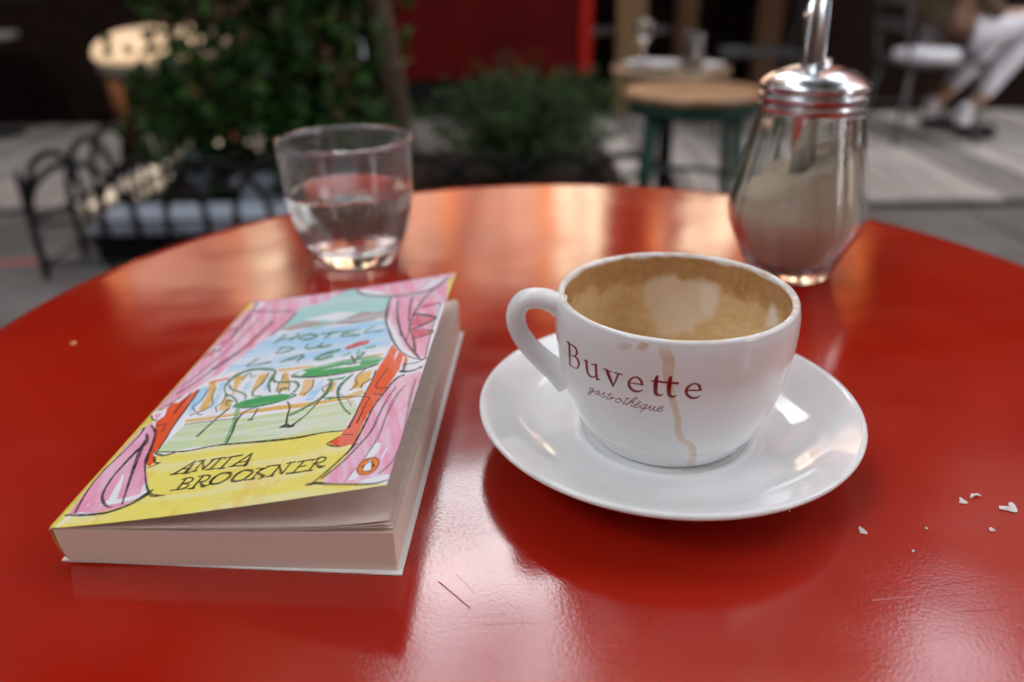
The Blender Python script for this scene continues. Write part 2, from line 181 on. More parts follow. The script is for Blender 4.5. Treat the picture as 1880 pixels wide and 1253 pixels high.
POLYS = [["TE",0.3,[[30.23,141.57],[32.53,165.56],[53.19,191.41],[63.1,178.27],[72.45,165.8],[83.65,160.5],[85.26,140.42],[67.83,138.17],[50.49,135.53]]],["WH",0.2,[[40.2,149.23],[61.07,140.97],[69.56,145.92],[58.08,152.28]]],["SE",0.75,[[26.67,135.78],[53.78,135.87],[86.71,130.34],[90.57,120.73],[96.19,98.09],[68.67,96.52],[42.67,97.95],[25.27,98.78],[18.18,89.85],[19.48,109.55]]],["GY",0.3,[[31.1,142.65],[36.58,144.89],[40.7,147.61],[46.79,145.98],[55.32,139.81],[63.79,139.86],[66.65,142.88],[72.58,146.05],[78.32,142.09],[84.28,142.28],[86.18,133.03],[79.54,133.88],[71.9,133.72],[62.1,137.08],[49.35,139.38],[37.46,138.33]]],["WH",0.2,[[15.64,67.49],[10.81,91.1],[22.44,101.97],[44.41,97.34],[62.93,95.11],[78.41,95.55],[93.38,90.84],[95.83,60.68],[92.6,48.85],[51.31,61.53]]],["OC",0.3,[[21.61,67.79],[20.32,79.48],[15.19,94.89],[18.12,95.13],[20.74,87.69],[24.84,75.64],[24.35,67.96]]],["OC",0.3,[[30.75,67.18],[30.05,76.94],[34.59,73.92],[35.47,69.33],[34.79,65.28]]],["OC",0.3,[[32.06,79.09],[26.53,96.78],[31.07,95.47],[32.19,87.39],[33.14,78.79]]],["OC",0.3,[[40.04,79.54],[38.53,94.21],[42.22,95.04],[42.39,86.26],[41.65,79.06]]],["OC",0.3,[[51.73,76.02],[52.13,83.23],[49.99,92.54],[52.19,91.82],[56.21,80.99],[57.48,74.24]]],["OC",0.3,[[64.37,68.56],[62.63,81.68],[66.82,80.28],[68.1,74.39],[67.18,66.81]]],["OC",0.3,[[74.55,67.87],[75.4,74.65],[78.16,74.6],[79.0,66.39]]],["OC",0.3,[[86.81,65.48],[85.7,77.42],[91.77,78.92],[92.78,70.38],[90.44,65.09]]],["OC",0.3,[[84.59,60.31],[91.62,63.83],[93.42,59.84],[87.9,57.57]]],["OC",0.1,[[45.53,96.97],[63.1,94.55],[63.59,92.89],[47.6,93.81]]],["OC",0.1,[[83.72,93.55],[93.44,92.82],[94.23,91.31],[85.03,92.05]]],["OR",0.1,[[15.09,93.94],[23.37,96.48],[24.37,94.62],[16.22,92.49]]],["SE",0.6,[[17.31,67.95],[13.97,82.84],[13.6,90.44],[16.95,89.61],[19.46,76.99],[19.41,67.46]]],["SE",0.6,[[26.97,67.31],[24.65,78.37],[21.18,91.4],[23.66,92.67],[27.06,79.54],[27.81,73.11]]],["SE",0.6,[[35.72,80.79],[34.69,88.57],[37.2,89.74],[38.33,82.79],[37.73,79.3]]],["SE",0.6,[[45.02,78.97],[44.74,86.49],[47.3,81.95],[47.51,77.31]]],["SE",0.6,[[67.84,63.21],[68.83,75.05],[71.2,79.73],[73.01,70.12],[71.78,61.96]]],["SE",0.6,[[80.74,63.26],[79.69,72.29],[81.93,72.41],[81.95,63.71]]],["OC",0.4,[[18.82,62.61],[27.94,62.89],[39.65,62.31],[55.37,62.83],[74.01,60.43],[87.23,60.27],[87.9,57.57],[70.5,57.43],[47.27,60.21],[20.07,59.88]]],["LG",0.45,[[17.46,39.2],[20.48,58.98],[40.3,57.26],[57.57,56.46],[90.0,56.06],[92.6,48.85],[91.28,34.42],[69.09,35.16],[46.33,37.96],[33.51,40.0]]],["YE",0.28,[[2.21,-4.38],[13.29,29.43],[18.6,37.59],[23.59,38.3],[46.93,38.13],[68.04,37.13],[88.82,35.38],[100.51,36.41],[119.31,-5.96],[113.67,-7.13]]],["YE",0,[[-8.18,191.58],[4.42,190.68],[6.36,171.14],[3.22,-4.48],[0.44,-1.57]]],["YE",0,[[108.32,184.71],[117.57,179.48],[114.49,141.77],[115.29,116.82],[111.56,149.92]]],["OR",0.12,[[94.34,79.1],[103.71,75.58],[103.59,70.12],[102.08,62.35],[100.01,54.44],[98.22,42.85],[97.83,23.99],[96.03,24.52],[92.51,23.8],[87.13,27.95],[90.66,30.79],[92.18,37.08],[93.06,46.48],[93.42,57.38],[94.17,67.41]]],["OR",0.12,[[96.38,100.21],[98.39,96.1],[102.02,89.53],[105.44,84.45],[106.02,78.79],[104.01,74.3],[102.47,69.19],[101.73,59.15],[93.76,61.92],[94.45,77.87],[95.5,89.59]]],["WH",0,[[99.58,93.04],[100.65,91.34],[100.31,84.62],[99.71,85.47]]],["WH",0,[[103.32,86.52],[104.13,85.27],[104.77,74.01],[104.05,74.86]]],["OR",0.12,[[5.19,78.85],[14.85,76.79],[15.48,63.65],[16.94,50.55],[17.45,39.26],[20.48,34.0],[19.51,30.32],[16.06,35.53],[12.86,44.28],[9.71,55.69],[6.46,63.15],[6.05,70.38]]],["OR",0.12,[[9.24,81.07],[12.51,88.54],[13.64,87.88],[14.72,79.84],[15.6,70.73],[15.52,59.88],[7.32,61.54],[7.08,71.81]]],["PK",0.55,[[0.31,168.42],[3.57,177.3],[33.81,170.66],[32.37,154.93],[29.84,139.61],[23.54,123.65],[18.17,103.31],[13.32,94.43],[7.54,82.97],[2.74,73.33],[0.49,72.19],[-1.19,103.92],[-0.85,121.07],[-1.34,152.55]]],["PK",0.5,[[0.18,187.44],[2.84,187.69],[55.95,185.81],[54.62,180.49],[44.16,170.34],[30.3,166.41],[16.25,169.07],[6.2,172.95]]],["PK",0.5,[[55.95,185.81],[114.45,176.49],[112.98,168.02],[106.47,156.99],[91.01,157.73],[73.67,166.02],[61.85,178.02]]],["PK",0.5,[[82.96,160.83],[98.53,153.27],[105.97,160.39],[111.64,168.75],[114.64,136.48],[115.32,110.83],[114.7,100.19],[103.21,105.49],[97.35,107.97],[88.03,126.82],[84.6,140.71]]],["PK",0.5,[[83.83,149.99],[111.91,136.6],[112.65,113.29],[113.82,79.91],[111.69,80.76],[106.65,83.36],[101.13,91.15],[95.95,102.39],[88.95,121.55],[85.64,134.45]]],["WH",0,[[61.85,178.02],[64.88,179.11],[78.21,168.67],[79.31,163.36],[69.91,168.57]]],["WH",0.1,[[103.5,173.12],[109.38,171.63],[106.81,163.15],[99.82,160.38],[100.88,169.51]]],["WH",0.1,[[4.6,184.72],[8.53,185.24],[10.5,179.69],[7.37,173.41]]],["WH",0.1,[[86.73,132.4],[88.02,132.61],[92.96,117.63],[101.39,96.19],[108.28,83.93],[111.07,81.0],[106.53,84.02],[101.13,91.15],[95.95,102.39],[90.67,117.88]]],["WH",0.1,[[110.49,137.3],[113.68,135.74],[114.22,119.91],[114.15,90.92],[114.99,72.4],[117.13,53.67],[115.46,54.28],[113.51,80.03],[112.89,99.3]]],["PK",0.42,[[105.4,68.68],[110.0,68.5],[112.69,70.58],[115.1,65.06],[115.59,42.35],[115.7,13.76],[115.57,-1.5],[106.02,0.54],[91.0,4.42],[97.3,20.73],[98.72,37.57],[100.02,50.96],[101.92,63.15]]],["WH",0.1,[[104.84,22.51],[107.31,21.78],[107.29,17.3],[104.71,11.56],[102.88,3.34],[100.02,3.59],[102.94,13.65]]],["WH",0.1,[[105.53,2.64],[115.5,3.43],[116.13,1.76],[115.67,-2.01],[109.38,-0.82],[104.71,0.89]]],["WH",0,[[109.56,18.86],[110.37,18.06],[109.64,12.29],[109.06,13.53]]],["PK",0.25,[[2.34,59.99],[4.58,64.27],[10.19,55.59],[14.41,41.22],[17.45,32.0],[24.64,19.46],[26.58,12.69],[21.87,7.42],[11.13,5.36],[3.26,6.69],[1.91,17.86],[1.46,34.65]]],["WH",0,[[11.1,28.07],[12.28,26.61],[17.04,12.15],[24.57,13.64],[22.67,21.04],[26.95,14.91],[26.9,12.07],[20.13,9.93],[12.04,9.6],[13.69,12.71]]],["WH",0,[[7.23,11.72],[7.64,11.66],[7.65,9.7],[7.19,10.04]]],["WH",0.1,[[3.79,5.82],[7.17,7.01],[14.04,5.46],[11.17,4.02]]],["WH",0.2,[[0.11,72.96],[6.31,73.42],[7.67,68.11],[6.02,64.19],[1.97,68.39]]],["PK",0.1,[[2.54,70.45],[4.82,71.51],[5.92,68.44],[5.26,65.73]]],["PD",0.15,[[101.67,134.27],[102.96,140.74],[111.96,139.23],[111.86,135.71]]],["PD",0.15,[[101.42,115.77],[101.67,127.42],[108.01,123.17],[112.02,118.7],[108.11,115.34]]],["PD",0.15,[[103.06,106.4],[103.31,111.18],[108.11,108.47],[113.11,103.86],[111.32,101.66]]],["PD",0.15,[[102.13,110.81],[111.79,106.6],[112.77,104.09],[109.43,102.13],[104.36,101.59]]],["PD",0.15,[[-0.62,147.15],[4.93,152.63],[5.88,150.21],[1.27,144.84]]],["PD",0.15,[[0.18,133.7],[5.73,139.66],[5.85,133.53]]],["PD",0.15,[[-0.05,119.21],[0.32,126.78],[4.82,125.9],[4.52,121.2]]],["GR",0.35,[[55.08,88.92],[59.36,92.37],[77.91,93.72],[90.8,91.84],[95.36,88.09],[92.65,83.31],[84.84,80.99],[70.1,81.97],[61.92,83.98],[56.92,86.21]]],["WH",0.3,[[56.34,88.02],[58.23,91.28],[61.27,89.27],[59.74,86.42]]],["WH",0.3,[[67.38,88.14],[80.19,88.42],[84.11,89.92],[84.73,85.3],[75.92,86.57]]],["GR",0.1,[[36.52,69.05],[39.2,71.76],[47.01,73.45],[56.74,72.26],[61.58,69.44],[58.67,66.47],[50.13,64.78],[41.5,65.81]]],["GR",0.1,[[76.4,61.32],[79.9,61.44],[82.39,60.37],[79.08,59.63]]],["GR",0.2,[[75.08,77.48],[81.03,77.7],[80.66,75.55],[76.51,75.62]]]]
STROKES = [["DG",1.0,[[30.17,77.8,0.79],[25.72,86.36,0.78],[25.59,94.08,2.2],[28.63,99.18,2.76],[34.77,100.38,2.39],[41.23,97.85,2.07],[45.18,95.09,0.97],[45.8,89.02,2.01],[46.4,83.15,1.34],[49.45,75.83,0.8]]],["DG",1.0,[[45.18,95.09,0.82],[46.72,87.77,1.11],[49.45,84.07,1.27],[54.27,82.54,1.65],[58.52,81.17,1.33],[61.39,76.58,1.29],[60.9,72.27,1.47]]],["DG",1.0,[[56.82,76.24,1.33],[54.2,77.06,1.64],[54.24,73.47,1.14]]],["DG",1.0,[[36.7,93.78,1.34],[35.07,92.8,0.69],[33.82,96.14,0.68],[31.77,96.25,1.28],[31.64,91.38,0.78]]],["DG",1.0,[[26.65,88.95,0.82],[29.45,84.4,0.95],[35.04,80.07,1.05],[38.89,76.26,0.94],[39.95,72.86,0.86]]],["DG",1.0,[[42.61,93.93,1.03],[42.77,85.2,1.38],[41.11,79.22,1.21],[42.8,74.69,0.9],[45.96,73.76,1.31]]],["DG",1.0,[[28.81,79.98,1.15],[32.86,77.06,0.92],[36.95,71.52,0.79],[37.28,67.14,0.92]]],["DG",1.0,[[34.45,73.08,0.91],[32.13,74.16,1.48],[32.72,70.94,0.57],[35.14,68.99,0.68]]],["DG",1.0,[[36.9,68.09,0.67],[42.53,65.52,1.03],[50.13,64.78,1.21],[58.67,66.47,1.29],[62.5,68.72,1.16],[59.83,71.29,0.67]]],["BK",1.0,[[35.39,67.23,1.04],[32.44,57.7,0.98],[30.34,48.11,1.39]]],["GR",0.7,[[39.54,66.09,1.95],[42.71,53.46,1.83],[44.9,39.4,1.38]]],["BK",1.0,[[47.59,64.26,0.98],[43.89,61.98,1.1],[43.01,54.95,1.07],[44.61,47.57,0.94],[45.54,38.88,0.8]]],["BK",1.0,[[42.85,39.19,0.97],[47.44,38.9,0.73]]],["BK",1.0,[[60.65,64.59,0.63],[63.16,59.67,0.66],[64.51,52.85,0.84],[66.32,45.4,0.8]]],["BK",1.0,[[64.24,45.24,1.12],[66.03,45.63,3.08]]],["BK",1.0,[[67.63,44.65,1.94],[69.18,44.42,1.94]]],["BK",1.0,[[48.95,63.03,0.72],[49.29,54.83,0.71]]],["BK",1.0,[[48.37,54.92,1.3],[49.39,54.8,1.3]]],["BK",1.0,[[54.72,88.56,0.63],[57.12,85.57,1.04],[70.15,81.76,1.52],[84.84,80.99,1.32],[93.15,83.12,1.37]]],["DG",1.0,[[74.06,77.83,1.76],[75.9,74.47,1.7],[75.85,64.87,2.04],[71.19,58.03,1.72],[66.01,53.58,2.35]]],["BK",1.0,[[75.39,63.32,0.87],[72.37,51.28,0.92],[68.23,44.1,1.24]]],["DG",1.0,[[83.68,78.14,1.48],[80.7,70.17,1.73],[81.95,62.02,1.15],[86.87,51.47,0.74],[90.9,45.54,0.9]]],["GY",1.0,[[81.95,63.71,0.59],[87.18,56.99,0.53],[89.79,51.72,0.49]]],["BK",1.0,[[75.17,62.56,0.64],[82.8,60.49,0.62],[95.07,56.39,0.47],[95.44,51.05,0.54],[95.16,38.26,0.68]]],["BK",1.0,[[17.86,87.48,0.58],[19.03,78.0,0.67],[17.36,73.09,0.52],[20.83,67.97,0.45],[19.52,66.18,0.95]]],["BK",1.0,[[20.85,88.61,0.51],[22.87,79.73,0.45],[25.68,73.66,0.5],[24.89,69.96,0.91],[22.03,66.84,0.64],[24.74,64.93,0.52]]],["BK",1.0,[[28.81,79.98,0.51],[30.07,73.39,0.65],[28.5,70.33,0.54],[31.02,65.43,0.38]]],["BK",1.0,[[50.17,90.53,0.47],[51.43,85.33,0.53],[51.23,81.65,0.52],[52.6,74.86,0.47]]],["BK",1.0,[[56.21,80.99,0.44],[58.0,74.08,0.43]]],["BK",1.0,[[66.82,80.28,0.46],[68.17,72.59,0.57],[66.39,67.92,0.75]]],["BK",1.0,[[75.16,73.83,0.86],[73.23,70.92,0.56],[74.82,66.91,0.38]]],["BK",1.0,[[88.52,81.05,0.75],[85.92,74.6,0.54],[87.83,68.59,0.5],[86.08,64.87,0.74]]],["BK",1.0,[[93.53,70.99,0.89],[90.26,67.75,0.71],[90.79,64.54,0.42]]],["BK",1.0,[[20.56,58.8,0.56],[29.71,58.78,0.55],[41.96,57.62,0.53]]],["BK",1.0,[[16.66,40.79,0.67],[29.97,38.31,0.96],[42.45,39.14,0.98],[60.21,36.86,1.39],[73.11,35.45,1.43],[83.24,35.74,0.96],[91.24,34.57,0.68]]],["RD",1.0,[[75.75,106.33,4.38],[77.6,107.04,4.97]]],["RD",1.0,[[78.52,107.79,4.75],[81.64,107.84,5.02]]],["GR",0.8,[[84.64,101.92,2.6],[87.22,101.68,2.6]]],["GR",0.8,[[74.94,98.73,1.93],[76.8,99.94,2.22]]],["GR",0.8,[[80.86,101.07,1.52],[82.07,93.06,1.38]]],["BK",1.0,[[78.72,96.56,0.83],[82.27,88.61,0.71]]],["GB",1.0,[[83.63,97.71,1.62],[83.43,94.77,1.89],[81.87,92.4,1.81]]],["BK",1.0,[[79.0,88.37,0.73],[84.32,88.06,0.73]]],["BK",1.0,[[60.88,179.3,1.27],[66.82,170.81,1.63],[77.39,163.48,1.64],[87.77,158.52,1.94],[100.36,156.98,2.19],[107.06,161.42,1.74],[110.62,171.8,1.38]]],["BK",1.0,[[83.31,160.67,0.97],[84.3,148.08,1.21],[86.19,134.4,1.45],[88.63,123.93,0.75],[93.78,109.47,0.8]]],["BK",1.0,[[83.83,149.99,0.64],[86.4,136.49,1.08],[86.71,130.08,0.5],[90.31,118.03,0.56],[95.81,103.12,1.1],[101.0,91.84,0.58],[106.53,84.02,0.58],[111.28,79.71,0.92],[113.87,79.59,1.39]]],["BK",1.0,[[95.49,153.24,0.91],[96.7,139.41,0.85],[99.22,121.89,0.62]]],["BK",1.0,[[88.37,152.13,0.66],[91.38,134.84,0.87],[98.53,107.48,0.96]]],["BK",1.0,[[88.79,147.68,0.72],[94.18,123.0,0.86],[101.91,99.93,0.81],[108.57,85.66,0.91],[111.18,80.35,0.54]]],["BK",1.0,[[106.81,163.15,1.14],[103.53,152.31,1.22],[101.42,142.92,1.29],[100.18,129.45,1.06],[100.94,112.21,0.76]]],["BK",1.0,[[100.18,129.45,1.35],[106.57,125.16,1.19],[111.92,119.4,1.36],[108.11,115.34,1.66],[102.61,112.11,1.71]]],["BK",1.0,[[99.75,130.04,1.27],[105.48,127.01,0.87],[112.19,119.74,1.07],[107.27,115.71,1.22],[101.8,112.73,0.52],[107.65,109.47,0.69],[112.94,105.05,1.0],[109.97,102.58,1.18],[104.68,101.45,1.18]]],["BK",1.0,[[101.66,111.72,0.46],[105.01,101.31,0.9],[107.8,88.46,1.14]]],["BK",1.0,[[100.07,118.92,0.39],[101.46,111.1,0.41],[101.72,101.01,0.64]]],["BK",1.0,[[111.91,136.6,0.52],[111.97,117.98,0.43],[112.57,95.46,0.5],[113.41,80.67,0.47]]],["BK",1.0,[[105.52,78.4,1.45],[105.87,71.88,1.14]]],["BK",1.0,[[105.58,78.08,0.56],[109.99,77.25,0.61],[112.75,78.54,0.62]]],["BK",1.0,[[105.02,71.91,1.2],[109.46,70.52,0.98],[113.21,73.09,0.96]]],["BK",1.0,[[4.27,185.65,0.92],[6.1,171.41,1.13],[6.33,151.86,1.13],[6.81,140.96,1.08]]],["BK",1.0,[[7.32,172.64,1.35],[19.99,167.8,1.38],[30.01,165.28,1.44]]],["BK",1.0,[[33.17,161.49,1.3],[31.8,148.03,1.36],[28.86,136.58,1.25]]],["BK",0.75,[[6.95,166.82,0.98],[7.57,150.85,1.01],[6.64,137.38,1.05],[5.9,126.62,1.02]]],["BK",0.75,[[23.04,153.77,2.87],[21.06,140.44,2.71],[19.72,127.72,2.91],[15.36,115.68,3.13],[12.06,107.53,3.08]]],["BK",0.75,[[13.44,161.42,0.82],[12.77,139.84,0.85],[9.55,120.0,0.87],[6.35,104.51,0.86],[3.64,93.28,0.83]]],["BK",0.75,[[12.06,107.53,1.18],[8.57,95.55,1.2],[4.12,86.77,1.21]]],["BK",0.75,[[7.54,82.97,1.21],[2.74,73.33,1.14]]],["BK",0.75,[[1.13,152.39,1.62],[5.17,152.02,1.61]]],["BK",0.75,[[1.91,128.46,1.55],[6.92,126.37,1.52]]],["PD",0.7,[[23.68,149.16,3.47],[20.96,134.31,3.43],[18.21,123.33,2.65]]],["BK",1.0,[[13.64,87.88,0.78],[14.86,72.35,0.76],[15.52,59.88,0.74]]],["BK",1.0,[[10.63,86.2,0.75],[10.65,76.23,0.72],[10.91,69.23,0.69]]],["BK",1.0,[[0.78,69.99,0.74],[3.54,66.02,0.68],[5.64,64.96,0.65]]],["BK",1.0,[[4.86,61.5,0.71],[9.71,55.69,1.29],[13.09,46.33,1.09],[15.91,36.22,1.55],[18.9,29.17,0.67],[23.87,20.21,0.71],[28.12,14.11,1.07],[30.75,11.89,1.61],[34.95,11.34,0.54]]],["BK",1.0,[[2.61,6.22,1.17],[10.08,5.25,1.41],[17.79,5.4,1.26],[24.19,8.65,1.63],[27.51,13.09,2.26],[28.57,15.46,0.87]]],["BK",1.0,[[2.81,59.92,1.17],[3.78,53.77,0.78],[2.63,38.48,0.8],[1.66,31.39,0.81],[2.47,19.57,0.68],[5.14,7.28,1.24]]],["BK",1.0,[[6.28,55.2,0.73],[9.5,48.43,1.8],[8.38,41.65,1.59],[7.91,27.34,1.02],[9.52,17.41,1.03],[12.72,11.73,1.15],[15.93,8.7,0.78],[17.89,8.21,0.47]]],["BK",1.0,[[8.23,50.1,1.03],[10.27,42.0,1.8],[15.63,24.78,1.15],[20.88,9.24,0.72]]],["BK",1.0,[[16.94,50.55,0.7],[17.91,39.17,0.67]]],["BK",1.0,[[18.57,37.03,1.19],[21.02,32.92,0.88],[22.81,32.55,0.71],[19.69,29.96,0.66]]],["BK",1.0,[[14.26,76.08,0.75],[15.78,57.45,0.7],[16.94,50.55,0.64]]],["BK",1.0,[[10.77,61.54,0.75],[7.72,60.6,0.74]]],["BK",1.0,[[11.25,61.45,0.47],[12.78,54.71,0.46]]],["BK",1.0,[[18.37,39.08,1.15],[22.1,37.3,1.3],[25.75,38.2,0.78]]],["BK",1.0,[[93.64,77.74,0.87],[93.75,67.55,0.58],[93.24,58.16,0.85],[93.06,46.48,0.68],[92.73,36.28,1.2]]],["BK",1.0,[[98.42,77.57,0.58],[96.54,63.57,0.46],[102.0,60.91,0.69]]],["BK",1.0,[[97.02,57.94,0.57],[100.79,55.93,0.65]]],["BK",1.0,[[106.55,68.64,1.33],[104.15,67.23,1.53],[102.24,61.56,1.02],[99.26,47.82,0.9],[98.57,38.25,0.95],[97.8,26.91,0.95],[96.33,19.33,0.7]]],["BK",1.0,[[104.61,72.86,1.37],[108.75,71.3,0.77],[113.23,71.94,0.82]]],["BK",1.0,[[90.58,31.11,0.64],[87.13,27.95,0.59],[89.61,25.78,1.25],[92.31,24.55,0.62]]],["BK",1.0,[[91.74,31.98,0.45],[95.47,30.87,0.45]]],["BK",0.8,[[105.21,59.78,0.64],[103.71,52.48,0.89],[102.65,42.08,1.08],[102.16,31.55,0.99],[99.42,22.96,0.95],[96.13,15.0,1.01],[91.09,7.43,1.19]]],["BK",0.6,[[108.9,59.91,0.51],[106.69,52.15,1.48],[105.72,39.15,1.03],[105.46,25.79,0.91],[103.08,13.08,0.53]]],["BK",0.6,[[112.37,62.33,0.77],[112.59,51.48,1.44],[113.48,40.45,1.14],[114.63,23.0,0.9],[113.79,10.58,0.77],[110.61,4.77,1.06]]],["BK",0.9,[[98.41,24.4,0.85],[93.23,13.65,1.0],[88.08,4.66,0.99]]],["BK",1.0,[[86.71,5.0,1.18],[89.9,4.95,1.37],[96.15,2.86,1.02],[106.08,0.28,0.9],[111.09,-0.31,0.82],[115.7,0.9,0.86]]],["BK",0.5,[[99.43,2.26,0.4],[101.28,9.88,0.41]]],["BK",0.8,[[62.02,137.39,1.65],[71.83,134.02,1.75],[80.84,133.32,1.16]]],["DG",1.0,[[36.62,134.61,1.28],[33.94,125.92,1.25]]],["DG",1.0,[[43.92,132.61,1.53],[41.77,126.22,1.5]]],["DG",1.0,[[34.92,129.47,1.6],[43.82,129.12,1.59]]],["DG",1.0,[[53.84,127.41,1.58],[49.99,129.74,2.02],[46.56,129.26,2.41],[45.91,126.89,0.83],[48.75,124.74,1.75],[52.48,124.04,2.32],[54.77,125.59,1.79],[53.84,127.41,0.84]]],["DG",1.0,[[56.51,127.7,1.5],[67.01,125.76,1.48]]],["DG",1.0,[[62.26,126.78,1.89],[59.85,122.12,1.86]]],["DG",1.0,[[69.87,125.22,2.01],[67.79,120.56,1.32],[76.4,118.14,2.18]]],["DG",1.0,[[68.8,122.89,1.42],[73.23,121.8,1.41]]],["DG",1.0,[[69.87,125.22,1.33],[75.76,124.04,1.32]]],["DG",1.0,[[82.22,124.3,1.5],[79.1,119.58,0.86],[87.41,117.81,1.56]]],["DG",1.0,[[40.23,119.58,1.43],[39.13,114.21,0.91],[44.66,114.36,2.09],[46.72,116.09,0.96],[44.18,118.21,1.5],[39.44,119.59,1.72]]],["DG",1.0,[[53.02,118.37,1.43],[52.65,114.8,0.86],[55.03,112.96,1.86],[57.69,112.97,2.35],[59.2,113.63,2.42]]],["DG",1.0,[[60.2,116.12,1.59],[59.3,112.37,0.89],[61.32,112.19,2.25],[64.65,112.4,2.29]]],["DG",1.0,[[31.38,111.12,1.59],[28.51,104.99,1.05],[38.87,105.61,1.76]]],["DG",1.0,[[45.28,103.89,2.33],[53.35,107.35,1.75],[53.23,100.83,1.23]]],["DG",1.0,[[47.86,104.57,1.12],[55.47,104.11,1.11]]],["DG",1.0,[[70.16,105.15,3.04],[64.79,103.87,3.05],[61.58,100.95,1.74],[64.3,99.14,2.64],[68.23,100.07,2.96]]],["BK",1.0,[[37.5,30.35,0.94],[32.39,23.68,1.14]]],["BK",1.0,[[37.5,30.35,0.68],[36.95,23.51,1.84]]],["BK",1.0,[[34.67,26.21,0.71],[37.47,26.14,0.71]]],["BK",1.0,[[31.19,23.66,0.69],[34.16,23.57,0.89]]],["BK",1.0,[[35.23,23.51,0.73],[38.56,23.0,0.73]]],["BK",1.0,[[40.76,29.71,0.7],[39.97,23.66,1.03]]],["BK",1.0,[[40.62,29.63,0.62],[43.19,24.3,1.21]]],["BK",1.0,[[44.85,29.77,0.97],[43.19,24.14,0.86]]],["BK",1.0,[[39.12,29.87,0.86],[41.18,29.96,0.97]]],["BK",1.0,[[38.96,23.61,0.73],[40.79,23.75,0.84]]],["BK",1.0,[[43.98,29.53,0.78],[45.79,29.78,0.78]]],["BK",1.0,[[47.63,29.79,0.94],[46.02,23.54,1.29]]],["BK",1.0,[[45.79,29.78,0.75],[48.71,29.87,0.86]]],["BK",1.0,[[44.47,23.57,0.78],[47.81,23.34,0.78]]],["BK",1.0,[[51.63,29.67,0.74],[50.02,22.93,0.99]]],["BK",1.0,[[49.31,28.82,0.83],[49.94,29.4,0.89],[55.21,29.63,1.07]]],["BK",1.0,[[48.75,23.12,0.68],[51.56,22.89,0.77]]],["BK",1.0,[[58.97,29.7,0.89],[54.1,23.32,0.98]]],["BK",1.0,[[59.09,29.39,0.72],[59.25,22.66,1.55]]],["BK",1.0,[[56.36,24.91,0.74],[59.15,25.16,0.74]]],["BK",1.0,[[53.12,23.23,0.7],[55.5,23.2,0.9]]],["BK",1.0,[[56.32,22.84,0.78],[59.44,22.62,0.77]]],["BK",1.0,[[38.92,19.59,0.82],[38.46,13.71,1.12]]],["BK",1.0,[[37.6,19.51,0.76],[39.59,19.98,0.84],[41.66,19.15,0.57],[41.54,17.18,0.9],[38.9,16.71,0.84]]],["BK",1.0,[[39.09,16.67,0.62],[41.45,15.9,0.6],[41.49,14.35,1.29],[39.57,13.48,0.79],[36.11,13.74,0.72]]],["BK",1.0,[[45.1,19.92,0.76],[44.09,13.02,0.99]]],["BK",1.0,[[43.57,19.79,0.81],[46.37,19.96,0.75],[48.02,18.63,0.71],[47.22,16.45,0.89],[44.56,16.41,0.77]]],["BK",1.0,[[45.42,16.59,0.47],[47.67,13.51,1.41],[49.64,13.69,0.79]]],["BK",1.0,[[42.44,13.23,0.72],[44.74,13.04,0.8]]],["BK",1.0,[[55.13,19.09,1.36],[52.16,19.79,1.06],[50.17,18.13,1.44],[49.61,15.39,1.22],[50.97,13.9,1.05],[53.57,13.98,1.08],[55.43,15.87,1.41],[55.89,17.85,1.19],[55.13,19.09,0.76]]],["BK",1.0,[[62.93,18.69,1.36],[60.0,19.41,1.06],[58.05,17.6,1.38],[57.55,14.86,1.22],[58.68,13.67,1.1],[61.56,13.65,1.06],[63.1,15.61,1.39],[63.86,17.25,1.19],[62.93,18.69,0.77]]],["BK",1.0,[[66.53,18.97,0.68],[65.12,13.73,1.01]]],["BK",1.0,[[68.68,19.23,0.76],[65.54,17.0,0.87]]],["BK",1.0,[[65.49,17.11,0.66],[68.94,13.93,1.41]]],["BK",1.0,[[62.66,13.34,0.74],[65.94,13.27,0.84]]],["BK",1.0,[[64.4,19.18,0.55],[67.18,18.81,0.55]]],["BK",1.0,[[67.64,12.86,0.72],[69.14,13.36,0.73]]],["BK",1.0,[[72.99,18.93,0.65],[71.71,13.4,0.96]]],["BK",1.0,[[68.51,19.7,0.65],[72.79,19.25,0.84]]],["BK",1.0,[[72.74,19.1,0.49],[74.97,14.23,1.15]]],["BK",1.0,[[76.68,19.58,0.63],[75.48,13.69,0.7]]],["BK",1.0,[[70.12,13.33,0.66],[72.38,13.33,0.84]]],["BK",1.0,[[75.31,19.56,0.69],[78.07,19.64,0.79]]],["BK",1.0,[[81.46,19.23,0.67],[79.47,13.24,1.07]]],["BK",1.0,[[79.44,19.23,0.78],[84.38,19.25,0.78],[84.34,18.08,0.33]]],["BK",1.0,[[80.32,16.13,0.69],[82.68,16.3,0.78]]],["BK",1.0,[[77.32,13.27,0.91],[82.75,12.96,0.75],[83.9,13.38,0.51]]],["BK",1.0,[[86.66,19.44,0.63],[84.98,12.95,0.85]]],["BK",1.0,[[85.35,19.04,0.74],[87.16,19.73,0.87],[89.06,18.94,0.58],[88.6,16.94,0.83],[85.45,16.73,0.69]]],["BK",1.0,[[86.15,16.54,0.43],[88.47,14.04,1.36],[90.0,14.25,0.69]]],["BK",1.0,[[83.29,13.08,0.72],[85.97,12.84,0.81]]]]
